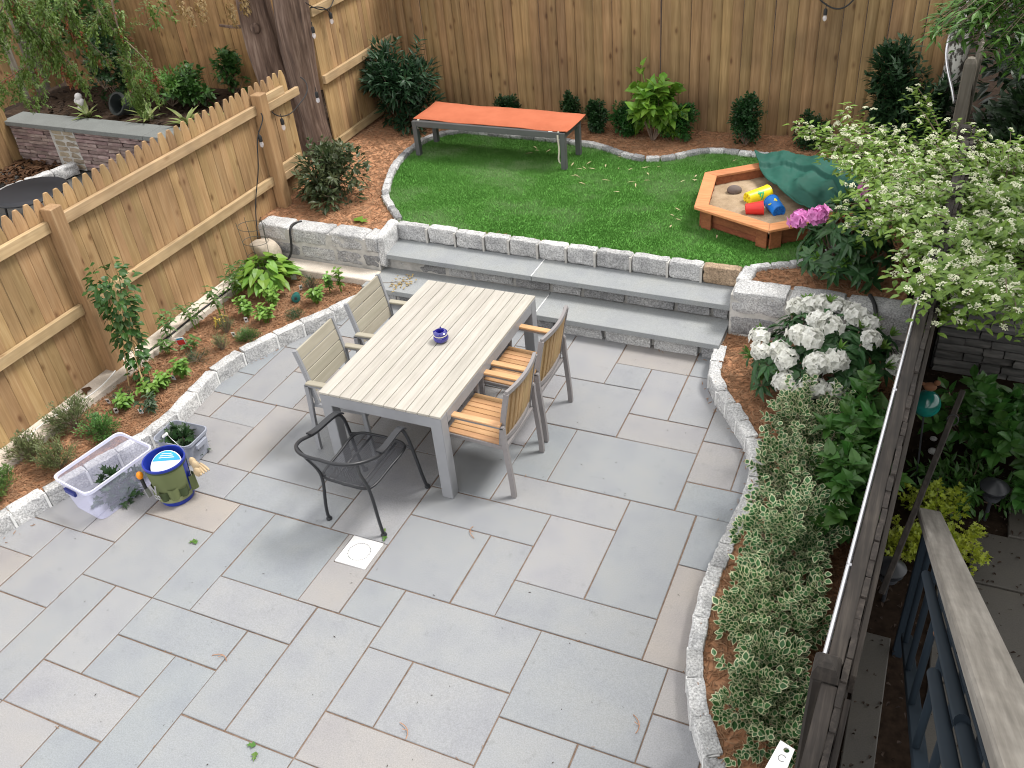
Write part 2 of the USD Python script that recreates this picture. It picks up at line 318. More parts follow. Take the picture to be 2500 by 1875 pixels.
surf('concrete', [(0.28, (.40, .35, .29)), (0.55, (.56, .50, .43)), (0.75, (.64, .59, .52))], scale=3.5, rough=.9, bump=.4, bscale=60, fine=(90, .85, 1.12))
surf('dark_concrete', [(0.3, (.05, .05, .047)), (0.7, (.10, .095, .09))], scale=4, rough=.9, bump=.4)
WOODY = dict(rough=.62, bump=.35, detail=6, nrough=.68)
def wood(name, a, b, c, rnd=.16, hue=.006, rough=.68, fine=(3.0, .80, 1.18), kn=False):
    for sfx, st in (('', (1, 1, .05)), ('_x', (.05, 1, 1)), ('_y', (1, .05, 1))):
        surf(name+sfx, [(0.25, a), (0.5, b), (0.75, c)], scale=42, stretch=st, rough=rough, bump=.35, bscale=60, bstretch=st, rnd=rnd, hue=hue, detail=6, nrough=.66, fine=fine, knots=tuple(1 if s == 1 else 10.0 for s in st) if kn else None)
wood('pine', (.228, .136, .060), (.305, .191, .090), (.39, .268, .140), fine=(1.4, .76, 1.2), kn=True, rnd=.18, hue=.007)
wood('pine_pale', (.30, .20, .105), (.38, .265, .145), (.46, .335, .20), rnd=.08, kn=True)
wood('cedar_brown', (.142, .083, .034), (.212, .130, .058), (.285, .185, .092), rnd=.16, hue=.007, kn=True, fine=(1.4, .72, 1.24))
wood('cedar_orange', (.165, .088, .033), (.24, .135, .055), (.31, .185, .085), rnd=.12, kn=True)
wood('old_grey', (.10, .088, .07), (.16, .142, .115), (.23, .205, .17), rnd=.15)
wood('dark_wood', (.010, .0075, .006), (.022, .017, .014), (.055, .045, .037), rnd=.18, rough=.8, fine=(5, .7, 1.3))
wood('rail_grey', (.075, .067, .057), (.13, .118, .103), (.205, .19, .17), rnd=.05, fine=(14, .9, 1.1))
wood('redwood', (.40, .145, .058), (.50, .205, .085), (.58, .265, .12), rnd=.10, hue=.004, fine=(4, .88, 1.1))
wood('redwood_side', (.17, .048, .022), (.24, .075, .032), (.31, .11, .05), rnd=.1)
wood('teak', (.42, .22, .10), (.50, .285, .14), (.58, .355, .19), rnd=.07, hue=.006)
wood('teak_back', (.26, .165, .07), (.33, .215, .10), (.40, .27, .135), rnd=.07, hue=.006)
wood('taupe', (.255, .232, .178), (.295, .27, .212), (.335, .31, .25), rnd=.05, hue=.004, fine=(3, .94, 1.06))
wood('table_slat', (.285, .265, .228), (.36, .337, .297), (.425, .40, .36), rnd=.07, hue=.006, fine=(4, .95, 1.04))
surf('bark', [(0.28, (.035, .02, .014)), (0.5, (.105, .066, .048)), (0.75, (.21, .15, .115))], scale=26, stretch=(1, 1, .09), rough=.9, bump=1.0, bscale=34, bstretch=(1, 1, .08), detail=7)
surf('twig', [(0.3, (.10, .07, .05)), (0.7, (.22, .16, .12))], scale=20, rough=.9)
surf('peeling_bark', [(0.44, (.035, .032, .028)), (0.50, (.09, .085, .075)), (0.53, (.42, .42, .39)), (0.8, (.52, .51, .48))], scale=16, stretch=(1, 1, .55), rough=.9, bump=.8, bscale=30, detail=7)
surf('mulch_base', [(0.3, (.27, .13, .068)), (0.7, (.45, .245, .14))], scale=22, spec=.05, rough=.95, bump=1.0, bscale=50)
surf('mulch_chip', [(0.3, (.56, .285, .15)), (0.7, (.70, .43, .26))], scale=8, spec=.1, rough=.9, island=.58, hue=.0)
surf('soil', spec=.03, ramp=[(0.3, (.028, .019, .014)), (0.7, (.07, .048, .034))], scale=16, rough=.95, bump=1.0, bscale=40)
surf('dark_soil', spec=.03, ramp=[(0.3, (.012, .008, .006)), (0.7, (.030, .02, .014))], scale=16, rough=.95, bump=1.0, bscale=40)
surf('litter', [(0.3, (.12, .05, .022)), (0.7, (.26, .13, .055))], scale=3, rough=.85, island=.55, leaf=.2)
surf('dark_litter', [(0.3, (.04, .019, .010)), (0.7, (.10, .052, .023))], scale=3, rough=.85, island=.7)
surf('turf_base', [(0.3, (.07, .21, .03)), (0.7, (.10, .27, .045))], scale=9, rough=.95)
surf('turf', spec=.15, ramp=[(0.34, (.10, .27, .046)), (0.5, (.145, .345, .072)), (0.64, (.27, .43, .175))], scale=1.6, stretch=(1, 1.4, 1), rough=.6, island=.30, leaf=.15, detail=5)
surf('pale_leaf', [(0.3, (.42, .33, .18)), (0.7, (.60, .50, .32))], scale=3, rough=.8, island=.25)
surf('sand', [(0.28, (.22, .155, .095)), (0.5, (.32, .235, .15)), (0.75, (.42, .32, .22))], scale=7, rough=.95, bump=.9, bscale=45, fine=(120, .85, 1.15))
plain('grey_metal', (.235, .24, .255), .42, spec=.5)
plain('grey_metal_warm', (.20, .185, .185), .42, spec=.5)
plain('bench_metal', (.075, .077, .078), .45)
plain('black_metal', (.018, .019, .022), .38)
surf('cushion_cloth', [(0.3, (.37, .098, .044)), (0.7, (.44, .128, .062))], scale=4, rough=.9, bump=.3, bscale=300, fine=(220, .9, 1.1))
plain('strap_cloth', (.45, .42, .34), .9)
surf('tarp_cloth', [(0.3, (.005, .062, .044)), (0.7, (.009, .086, .063))], scale=4, rough=.7, fine=(200, .9, 1.1))
plain('white_plastic', (.78, .78, .77), .4); plain('white_paint', (.80, .80, .80), .5)
plain('cobalt', (.012, .010, .16), .1, spec=.7, coat_weight=.6); plain('cream_glaze', (.62, .58, .46), .2)
plain('toy_yellow', (.80, .66, .02), .35); plain('toy_red', (.70, .035, .03), .35); plain('toy_blue', (.006, .15, .52), .35); plain('toy_green', (.05, .42, .15), .4); plain('toy_blue_dark', (.004, .09, .36), .35); plain('toy_yellow_dark', (.62, .42, .01), .4)
plain('bucket_blue', (.012, .028, .24), .35); plain('apron_green', (.12, .142, .06), .9, bump=.2, bscale=200); plain('apron_dark', (.045, .062, .024), .9); plain('apron_light', (.19, .21, .105), .9)
plain('navy', (.015, .025, .16), .4); plain('orange_plastic', (.78, .26, .012), .4); plain('glove', (.42, .32, .20), .9); plain('steel', (.42, .42, .44), .3, metal=.8)
plain('cyan_paint', (.03, .33, .62), .4); plain('teal_plastic', (.008, .10, .085), .4); plain('red_card', (.62, .05, .045), .5); plain('black_rubber', (.016, .016, .017), .6)
plain('chrome', (.62, .62, .66), .22, metal=.9); plain('blue_iron', (.011, .017, .024), .75, spec=.12); plain('rust', (.12, .05, .022), .8)
plain('rock', (.30, .22, .17), .85, bump=.6); plain('small_rock', (.13, .10, .09), .85, bump=.5); plain('boulder', (.38, .325, .26), .85, bump=.6, fine=(30, .85, 1.12))
plain('pot_dark', (.016, .02, .02), .5); plain('statue_white', (.62, .61, .60), .7); plain('bamboo', (.55, .40, .20), .6); plain('wire', (.05, .055, .045), .5)
plain('black_cloth', (.016, .017, .022), .6); plain('cap_stone', (.16, .17, .165), .75, fine=(60, .85, 1.12), rnd=.05)
surf('ledger', [(0.28, (.14, .095, .09)), (0.5, (.23, .165, .155)), (0.72, (.33, .27, .25))], scale=9, stretch=(1, 1, 2), rough=.85, bump=.8, bscale=40, rnd=.3, hue=.02)
surf('tan_stone', [(0.3, (.22, .175, .12)), (0.7, (.36, .31, .24))], scale=9, rough=.85, bump=.8, bscale=40, rnd=.18, hue=.01)
surf('dark_ledger', [(0.28, (.045, .045, .043)), (0.5, (.085, .082, .078)), (0.72, (.15, .14, .13))], scale=9, stretch=(.4, 1, 2.5), rough=.85, bump=.8, bscale=40, rnd=.28)
surf('drain_white', [(0.3, (.55, .55, .55)), (0.7, (.62, .62, .62))], scale=5, rough=.5)
leafmat('basil', (.15, .32, .045), (.25, .44, .09)); leafmat('hosta', (.15, .33, .030), (.25, .43, .065), t=.3)
leafmat('vine', (.032, .095, .018), (.075, .17, .035)); leafmat('rosemary', (.15, .20, .075), (.26, .31, .125), isl=.4); leafmat('thyme', (.085, .19, .04), (.15, .28, .07), isl=.35)
leafmat('tomato', (.085, .18, .045), (.16, .27, .08)); leafmat('sage', (.05, .09, .045), (.10, .15, .085)); leafmat('lime', (.12, .29, .025), (.20, .38, .05)); leafmat('yellow_leaf', (.50, .33, .06), (.60, .45, .10))
leafmat('laurel', (.012, .042, .015), (.028, .08, .028), rough=.5, t=.12); leafmat('boxwood', (.012, .045, .012), (.028, .085, .022), t=.12); leafmat('boxwood_bright', (.03, .11, .02), (.06, .18, .03))
leafmat('hydrangea', (.13, .31, .025), (.22, .42, .05), t=.3); leafmat('shrub_red', (.055, .10, .035), (.14, .15, .065), isl=.4)
leafmat('rhodo', (.028, .092, .028), (.062, .155, .05), rough=.38, t=.15); leafmat('rhodo_new', (.085, .20, .025), (.15, .28, .045), t=.25)
leafmat('euonymus', (.030, .125, .030), (.062, .195, .055), rough=.45, edge=(.77, (.72, .74, .46))); leafmat('heart', (.045, .15, .022), (.085, .22, .04), t=.28)
leafmat('viburnum', (.105, .215, .022), (.21, .33, .045)); leafmat('dark_leaf', (.012, .032, .012), (.03, .065, .02)); leafmat('hyd_green', (.03, .105, .016), (.065, .17, .03)); leafmat('golden', (.26, .34, .02), (.38, .44, .045), isl=.3)
leafmat('cedar', (.13, .235, .03), (.26, .38, .07), isl=.4); leafmat('cedar_dead', (.26, .075, .022), (.38, .13, .045), t=.1); leafmat('cedar_tan', (.46, .31, .11), (.58, .43, .19))
leafmat('lance', (.045, .14, .018), (.115, .25, .035)); leafmat('ivy', (.014, .042, .012), (.035, .085, .024)); leafmat('fern', (.075, .18, .03), (.15, .28, .05)); leafmat('striped', (.19, .28, .075), (.38, .42, .16))
plain('petal_white', (.88, .88, .82), .6, leaf=.45, island=.06); plain('petal_pink', (.80, .27, .63), .6, leaf=.2, island=.18); plain('floret', (.74, .76, .54), .7, island=.2)
def glassy(name, c, fac, rough=.25):
    mats[name] = usdkit.material(stage, '/World/Looks/'+name, {'t': ('transparent_bsdf', {'color': (.93, .93, .97)}), 'p': ('principled_bsdf', {'base_color': c, 'roughness': rough}), 'm': ('mix_closure', {'fac': fac})}, [('t.BSDF', 'm.closure1'), ('p.BSDF', 'm.closure2')], surface='m.closure')
glassy('clear_plastic', (.50, .51, .66), .26); glassy('clear_rim', (.66, .67, .82), .75); glassy('grey_plastic', (.30, .32, .38), .85); glassy('bulb_glass', (.7, .7, .72), .22, .08); glassy('clear_tag', (.55, .6, .5), .5)
mats['globe_glass'] = usdkit.material(stage, '/World/Looks/globe_glass', {'p': ('principled_bsdf', {'base_color': (.004, .075, .062), 'roughness': .12, 'specular_ior_level': .7})}, [], surface='p.BSDF')
mats['mesh_weave'] = usdkit.material(stage, '/World/Looks/mesh_weave', {'tc': ('texture_coordinate', {}), 'c': ('checker_texture', {'scale': 210.0, 'color1': (1, 1, 1), 'color2': (.25, .25, .25)}), 't': ('transparent_bsdf', {}), 'p': ('principled_bsdf', {'base_color': (.02, .021, .026), 'roughness': .45}), 'm': ('mix_closure', {})},
    [('tc.object', 'c.vector'), ('c.color', 'm.fac'), ('t.BSDF', 'm.closure1'), ('p.BSDF', 'm.closure2')], surface='m.closure')

# ================================================================== the setting
rng = np.random.default_rng(7)
G = sbox(-60, -40, 60, 60)
tag(obj('ground', (np.array([[-80, -60, -.35], [80, -60, -.35], [80, 90, -.35], [-80, 90, -.35]]), np.array([[0, 1, 2, 3]])), 'dark_soil'), 'dark earth under and around the gardens', 'ground', kind='structure')
KL = np.array([(-5.95, .8), (-5.82, 1.3), (-5.64, 1.95), (-5.52, 2.38), (-5.45, 2.55), (-5.40, 2.70), (-5.34, 2.90), (-5.28, 3.06), (-5.17, 3.35), (-5.07, 3.66), (-5.035, 3.85), (-5.04, 4.05), (-5.10, 4.40), (-5.12, 4.62), (-5.10, 4.81), (-5.045, 4.96), (-4.965, 5.15), (-4.88, 5.34), (-4.78, 5.52), (-4.67, 5.72), (-4.60, 5.87), (-4.50, 6.10)])
KR = np.array([(-1.30, 6.16), (-1.265, 5.82), (-1.235, 5.69), (-1.125, 5.51), (-1.01, 5.36), (-.905, 5.20), (-.815, 5.06), (-.735, 4.87), (-.713, 4.67), (-.71, 4.50), (-.72, 4.30), (-.735, 4.20), (-.765, 3.87), (-.775, 3.68), (-.757, 3.40), (-.735, 3.20), (-.69, 3.00), (-.595, 2.75), (-.52, 2.63), (-.465, 2.53), (-.39, 2.33), (-.30, 2.05), (-.22, 1.7), (-.16, 1.2), (-.12, .8)])
ry0 = lambda x: 6.145 - .016*(x+2.9)          # face of the lowest riser
STEPS_L, STEPS_R = -4.585, -1.235
patio_poly = Polygon(np.vstack([KL - [.03, 0], [[-4.62, 6.2], [-1.27, 6.2]], KR + [.03, 0]]))
patio = tag(UsdGeom.Xform.Define(stage, '/World/patio'), 'bluestone patio of large grey rectangular slabs between the two granite kerbs', 'patio', kind='structure')
obj('joint_sand', sheet(patio_poly.buffer(.04), -.007, .08), 'joint_sand', patio)
RECTS = [(-30, -26, 16, 20), (-26, -24, 16, 22), (-33, -30, 14, 18), (-37, -33, 16, 18), (-37, -33, 12, 16), (-35, -32, 18, 24), (-32, -30, 18, 22), (-30, -26, 20, 22), (-32, -27, 22, 24), (-27, -21, 22, 24), (-35, -29, 24, 27), (-29, -27, 24, 29),
 (-27, -23, 24, 29), (-23, -21, 24, 28), (-21, -18, 22, 28), (-23, -20, 28, 32), (-20, -18, 28, 32), (-28, -23, 29, 33), (-34, -32, 27, 29), (-32, -29, 27, 29), (-34, -32, 29, 31), (-34, -32, 31, 34), (-32, -30, 29, 34), (-30, -28, 29, 32),
 (-30, -28, 32, 36), (-32, -30, 34, 37), (-32, -30, 37, 41), (-30, -27, 36, 41), (-28, -23, 33, 36), (-27, -23, 36, 41), (-23, -18, 32, 34), (-23, -19, 34, 37), (-23, -19, 37, 41), (-19, -16, 34, 38), (-19, -16, 38, 41), (-16, -15, 34, 36), (-18, -15, 30, 34), (-18, -15, 26, 30),
 (-16, -13, 36, 41), (-15, -11, 32, 36), (-13, -11, 36, 38), (-13, -9, 38, 41), (-9, -3, 38, 41), (-11, -7, 32, 34), (-11, -9, 34, 38), (-9, -7, 34, 38), (-7, -3, 33, 38), (-7, -5, 30, 33), (-5, -3, 30, 33), (-7, -3, 28, 30), (-15, -13, 28, 32), (-13, -7, 28, 32),
 (-15, -9, 26, 28), (-18, -12, 24, 26), (-12, -9, 22, 26), (-9, -6, 22, 28), (-6, -3, 25, 28), (-6, -3, 20, 25), (-12, -6, 20, 22), (-18, -14, 20, 24), (-14, -12, 20, 24), (-24, -20, 18, 22), (-20, -18, 18, 22), (-18, -16, 18, 20), (-16, -10, 17, 20),
 (-24, -19, 16, 18), (-19, -16, 12, 18), (-26, -21, 14, 16), (-26, -23, 12, 14), (-23, -21, 7, 14), (-21, -19, 12, 16), (-28, -26, 12, 16), (-28, -23, 10, 12), (-30, -28, 10, 16), (-33, -30, 10, 14), (-38, -33, 8, 12), (-33, -28, 5, 10), (-28, -25, 7, 10), (-25, -23, 7, 10),
 (-21, -16, 7, 12), (-16, -14, 14, 17), (-14, -10, 14, 17), (-16, -10, 12, 14), (-16, -12, 8, 12), (-12, -7, 8, 12), (-10, -7, 12, 16), (-7, -3, 12, 16), (-7, -1, 8, 12), (-10, -5, 16, 20), (-5, -3, 16, 18), (-5, -3, 18, 20), (-3, 0, 8, 20)]
uw = lambda u, w: ((u-.28)*.1524, (w+.36)*.1524)
drain = Polygon([(-3.05, 3.158), (-2.815, 3.163), (-2.82, 3.41), (-3.055, 3.405)])
clip = patio_poly.buffer(-.012)
for k, (u0, u1, w0, w1) in enumerate(RECTS):
    (x0, y0), (x1, y1) = uw(u0, w0), uw(u1, w1); g = .0046
    j = rng.normal(0, .0018, 4)
    p = Polygon([(x0+g+j[0], y0+g), (x1-g, y0+g+j[1]), (x1-g+j[2], y1-g), (x0+g, y1-g+j[3])]).intersection(clip).difference(drain.buffer(.004))
    for q in (p.geoms if hasattr(p, 'geoms') else [p]):
        if q.is_empty or q.area < .002: continue
        q = q.simplify(.002); zt = rng.normal(0, .0012)
        obj('paver', prism(q, -.045, zt, .004) if q.convex_hull.area - q.area < .0008 else slab(q, -.045, zt), 'bluestone', patio)
d = thing('drain_cover', 'square white drain cover with a ring of dots set in the patio slab', 'drain cover', (-2.935, 3.284, 0), 0)
dp = obj('plate', MB().box((0, 0, -.008), (.232, .242, .024), ch=.003).mesh(), 'drain_white', d)
mb = MB()
for r, n in ((.075, 34), (.082, 0)):
    for t in range(n): a = t*2*PI/n; mb.add(*lathe([(0, .0052), (.0038, .0052), (.0038, .004)], 6, (r*math.cos(a), r*math.sin(a), 0)))
tag(obj('drain_slots', mb.mesh(), 'black_rubber', dp), kind='stuff')

# ---- granite kerbs
def resample(p, step, r, jit=.18):
    p = np.asarray(p, float); s = np.r_[0, np.cumsum(np.linalg.norm(np.diff(p, axis=0), axis=1))]
    cuts = [0]
    while cuts[-1] < s[-1]-step*.6: cuts.append(min(cuts[-1]+step*(1+r.uniform(-jit, jit)), s[-1]))
    return np.stack([np.interp(cuts, s, p[:, k]) for k in range(2)], 1)
def kerb(name, label, line, side, width, top, bottom, step, seed, mortar='white_mortar', gap=.006, mat=('granite',), ends='flat'):
    """blocks along the front line; side=+1: the stone lies to the left of the walking direction"""
    r = np.random.default_rng(seed); t = thing(name, label, 'edging'); pts = resample(line, step, r); core = MB()
    for a, b in zip(pts[:-1], pts[1:]):
        e = b-a; L = np.linalg.norm(e); e /= L; nr = np.array([-e[1], e[0]])*side; ang = math.atan2(e[1], e[0]); w = width*r.uniform(.93, 1.1)
        c = (a+b)/2 + nr*w/2; h = top-bottom
        mb = MB(); stone(mb, (L-gap*r.uniform(.4, 1.3), w, h+r.uniform(-.005, .008)), (c[0], c[1], bottom+h/2), rz_(ang), r, amp=.0042, rnd=.010, sub=3 if step > .1 else 2)
        obj('granite_block', mb.mesh(), r.choice(mat), t, smooth=40)
        c2 = (a+b)/2 + nr*width/2; core.add(*cbox((gap*3.0, width*.86, h-.002), (b[0]+nr[0]*width/2, b[1]+nr[1]*width/2, bottom+(h-.006)/2), rz_(ang), 0))
    obj('mortar', core.mesh(), mortar, t)
    return t
kerb('garden_kerb', 'curved kerb of pale granite blocks along the vegetable bed on the left', KL, 1, .10, .125, -.06, .29, 3)
kerb('garden_kerb', 'S-shaped kerb of pale granite blocks along the bed with the white rhododendron', KR, 1, .095, .125, -.06, .20, 4)

# ---- steps
st = thing('garden_steps', 'two wide bluestone steps with granite risers leading up to the lawn', 'steps')
obj('core', MB().box(((STEPS_L+STEPS_R)/2, 6.50, .05), (STEPS_R-STEPS_L, .62, .14), ch=0).box(((STEPS_L+STEPS_R)/2, 6.72, .13), (STEPS_R-STEPS_L, .36, .32), ch=0).mesh(), 'mortar', st)
def riser(parent, x0, x1, yf, z0, z1, seed, name='riser_block', step=.36):
    r = np.random.default_rng(seed); x = x0
    while x < x1-.08:
        L = min(step*r.uniform(.75, 1.25), x1-x)
        if x1-x-L < .1: L = x1-x
        mb = MB(); stone(mb, (L-.03, .10, z1-z0-.004), (x+L/2, yf(x+L/2)+.05, (z0+z1)/2), rz_(-.016), r, amp=.004, rnd=.01)
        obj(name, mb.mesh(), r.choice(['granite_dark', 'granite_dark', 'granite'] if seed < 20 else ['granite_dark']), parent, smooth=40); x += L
def treads(z, yf, depth, cuts, xr):
    for a, b in zip(cuts[:-1], cuts[1:]):
        p = Polygon([(a+.003, yf(a)-.028), (b-.003, yf(b)-.028), (b-.003, yf(b)+depth), (a+.003, yf(a)+depth)])
        obj('tread', prism(p, z-.047, z, .004), 'tread_stone', st)
y2 = lambda x: ry0(x)+.345
y3 = lambda x: 6.80-.022*(x+4.5)
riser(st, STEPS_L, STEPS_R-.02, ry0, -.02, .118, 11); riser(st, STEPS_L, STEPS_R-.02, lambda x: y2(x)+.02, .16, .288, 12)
treads(.165, ry0, .38, [STEPS_L-.06, -2.86, STEPS_R+.0], 0); treads(.335, y2, .36, [STEPS_L-.005, -3.02, STEPS_R], 0)
mb = MB().box((-3.02, 6.63, .332), (.008, .33, .010), ch=0)
obj('joint_filler', mb.mesh(), 'white_mortar', st)
obj('joint_filler', MB().box((-2.86, 6.3, .160), (.008, .33, .014), ch=0).mesh(), 'white_mortar', st)

# ---- retaining walls
def wall(name, label, x0, x1, yf, yb, z0, z1, seed, ncourse=2, bare=0.0):
    r = np.random.default_rng(seed); t = thing(name, label, 'retaining wall')
    hz = (z1-z0-bare)/ncourse
    obj('core', MB().box(((x0+x1)/2, (yf+yb)/2+.004, (z0+z1)/2-.01), (x1-x0-.02, yb-yf-.03, z1-z0-.02), ch=0).mesh(), 'mortar', t)
    for c in range(ncourse):
        x, zc = x0, z0+bare+hz*(c+.5)
        while x < x1-.05:
            L = min(r.uniform(.30, .52), x1-x)
            if x1-x-L < .14: L = x1-x
            top = c == ncourse-1
            mb = MB(); dy = (yb-yf) if top else .11
            stone(mb, (L-.022, dy, hz-(.004 if top else .026)), (x+L/2, yf+dy/2+r.uniform(-.006, .008), zc+(.004 if top else 0)+r.uniform(-.005, .005)), None, r, amp=.006, rnd=.02, sub=3)
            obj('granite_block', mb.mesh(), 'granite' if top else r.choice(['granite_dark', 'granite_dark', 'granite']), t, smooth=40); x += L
    return t
wall('retaining_wall', 'low granite wall between the left fence and the steps with a black hose over it', -6.0, STEPS_L-.01, 6.435, 6.64, -.05, .50, 21, bare=.22)
wall('retaining_wall', 'low granite wall behind the white rhododendron at the right end of the steps', STEPS_R, .19, 6.345, 6.575, -.05, .505, 22, bare=.15)
lw = thing('lawn_wall', 'row of pale granite blocks with one tan stone along the lawn edge above the steps', 'retaining wall')
x = STEPS_L-.02; r = np.random.default_rng(31); k = 0
while x < STEPS_R-.02:
    L = min(r.uniform(.26, .36), STEPS_R-x)
    if STEPS_R-x-L < .16: L = STEPS_R-x
    mb = MB(); stone(mb, (L-.014, .095, .16), (x+L/2, y3(x+L/2)+.048+r.uniform(-.006, .006), .408), rz_(-.02), r, amp=.005, rnd=.016, sub=3)
    if x > STEPS_L: obj('mortar', MB().box((x, y3(x)+.048, .40), (.020, .086, .158), rz_(-.02), 0).mesh(), 'mortar', lw)
    obj('granite_block', mb.mesh(), 'granite_tan' if abs(x+L/2+1.42) < .15 else 'granite', lw, smooth=40); x += L
mb = MB()                                              # the short return blocks at both ends of the steps
stone(mb, (.10, .40, .32), (STEPS_L-.035, 6.64, .345), rz_(.12), r, amp=.008, rnd=.02, sub=3); obj('granite_block', mb.mesh(), 'granite', lw, smooth=40)
mb = MB(); stone(mb, (.12, .24, .17), (STEPS_R+.055, 6.69, .42), rz_(-.1), r, amp=.006, rnd=.02, sub=3); obj('granite_block', mb.mesh(), 'granite', lw, smooth=40)
# ---- concrete ledges
tag(obj('concrete_ledge', MB().box((-5.955, 3.35, .03), (.215, 5.75, .27), ch=.008).box((-5.27, 6.335, .045), (1.36, .20, .27), ch=.008).mesh(), 'concrete'), 'pale concrete footing strip below the left fence and wall', 'ledge', kind='structure')

# ---- beds
def noisez(base, amp, sc, seed, grad=None):
    def z(X, Y):
        p = np.stack([X.ravel()*sc, Y.ravel()*sc, np.full(X.size, seed*3.7)], 1)
        n = meshkit.fbm(p) if hasattr(meshkit, 'fbm') else np.zeros(len(p))
        return base + amp*np.asarray(n).reshape(X.shape) + (grad(X, Y) if grad else 0)
    return z
def chips(n, poly, zf, seed, size=(.025, .075), width=(.004, .010), tilt=.28):
    r = np.random.default_rng(seed); x0, y0, x1, y1 = poly.bounds
    P = r.uniform((x0, y0), (x1, y1), (int(n*3), 2)); P = P[contains_xy(poly, P[:, 0], P[:, 1])][:n]; n = len(P)
    z = zf(P[:, 0], P[:, 1]) + r.uniform(.0, .012, n)
    a, t = r.uniform(0, 2*PI, n), r.normal(0, tilt, n)
    d = np.stack([np.cos(a)*np.cos(t), np.sin(a)*np.cos(t), np.sin(t)], 1); s = np.cross(d, unit(r, n)*.5+[0, 0, 1.0]); s /= np.linalg.norm(s, axis=1, keepdims=True); u = np.cross(s, d)
    L = r.uniform(*size, n)*np.where(r.random(n) < .08, 1.6, 1); W = r.uniform(*width, n)
    c = np.c_[P, z]; q = []
    for sl, sw, su in ((-1, -1, 0), (1, -.6, 0), (1, .6, 0), (-1, 1, 0), (-.9, 0, .5), (.9, 0, .5)):
        q.append(c + d*(sl*L/2)[:, None] + s*(sw*W/2)[:, None] + u*(su*W)[:, None])
    v = np.stack(q, 1).reshape(-1, 3); tf = np.array([[0, 1, 5], [0, 5, 4], [3, 4, 5], [3, 5, 2], [0, 4, 3], [1, 2, 5]])
    return v, (tf[None]+(np.arange(n)*6)[:, None, None]).reshape(-1, 3)
bedL = Polygon(np.vstack([KL+[-.06, 0], [[-4.62, 6.26], [-5.90, 6.26], [-5.90, .8]]]))
bedR = Polygon(np.vstack([KR+[.06, 0], [[.0, .8], [.06, 3.0], [.20, 6.40], [-1.22, 6.40]]]))
def flat(f): return lambda x, y: f(np.asarray(x), np.asarray(y))
zL = noisez(.085, .03, 2.2, 1); zR = noisez(.095, .03, 2.2, 2)
EDG = [(-4.63, 6.86), (-4.83, 7.08), (-5.06, 7.33), (-5.20, 7.59), (-5.31, 7.86), (-5.40, 8.12), (-5.45, 8.38), (-5.46, 8.80), (-5.36, 9.12), (-5.07, 9.31), (-4.79, 9.31), (-4.37, 9.29), (-3.96, 9.27), (-3.53, 9.23), (-3.27, 9.18), (-3.05, 9.06), (-2.82, 8.96), (-2.65, 8.95), (-2.42, 9.07), (-2.25, 9.24), (-1.98, 9.33), (-1.64, 9.30), (-1.15, 9.29), (-.84, 9.25), (-.57, 9.16), (-.38, 8.95), (-.30, 8.6), (-.31, 8.1), (-.45, 7.5), (-.69, 7.03), (-.93, 6.88), (-1.14, 6.76)]
EDG = spline(EDG, 140)[:, :2]
lawn_poly = Polygon(np.vstack([EDG, [[-1.235, 6.80], [-4.585, 6.89]]])).buffer(0)
back_all = Polygon([(-6.3, 6.55), (-4.5, 6.62), (-1.2, 6.6), (.06, 6.52), (.10, 9.87), (-6.3, 9.87)])
bedB = back_all.difference(lawn_poly.buffer(-.02)).difference(sbox(-4.62, 6.4, -1.2, 6.85))
def gB(X, Y): return .10*np.clip((-5.45-X)/.6, 0, 1)*np.clip((Y-7.0)/1.0, 0, 1)
zB = noisez(.455, .035, 2.0, 3, gB)
for nm, poly, zf, n, lab in (('mulch_bed', bedL, zL, 13500, 'the vegetable bed on the left'), ('mulch_bed', bedR, zR, 10500, 'the bed along the dark fence'), ('mulch_bed', bedB, zB, 14000, 'the raised bed round the lawn')):
    tag(obj(nm, sheet(poly, zf, .06), 'mulch_base', smooth=True), 'red brown bark mulch surface of ' + lab, 'mulch', kind='structure')
    tag(obj('bark_chips', chips(n, poly, flat(lambda x, y, zf=zf: zf(x, y)), 40+n % 97), 'mulch_chip'), 'loose shredded bark chips lying on ' + lab, 'bark chips', kind='stuff')
# bark fragments swept along kerb foot and riser foot
r = np.random.default_rng(77)
feet = unary_union([LineString(KR[:11]+[-.025, 0]).buffer(.03), LineString(KL[8:17]+[.02, 0]).buffer(.02), LineString([(-1.9, 6.12), (-1.3, 6.12)]).buffer(.03), Point(-1.36, 6.02).buffer(.09), LineString(KL[3:6]+[.05, 0]).buffer(.06)])
joints = unary_union([LineString([uw(*a), uw(*b)]).buffer(.004) for u0, u1, w0, w1 in RECTS for a, b in (((u0, w0), (u1, w0)), ((u0, w0), (u0, w1)))]).intersection(clip)
v1 = chips(900, feet, lambda x, y: np.zeros(len(x)), 5, (.012, .04), (.003, .007), .15)
v2 = chips(2200, joints, lambda x, y: np.full(len(x), -.004), 6, (.008, .022), (.002, .005), .1)
mb = MB().add(*v1).add(*v2)
tag(obj('bark_fragments', mb.mesh(), 'mulch_chip'), 'fine bark crumbs in the slab joints and along the kerb foot', 'bark chips', kind='stuff')
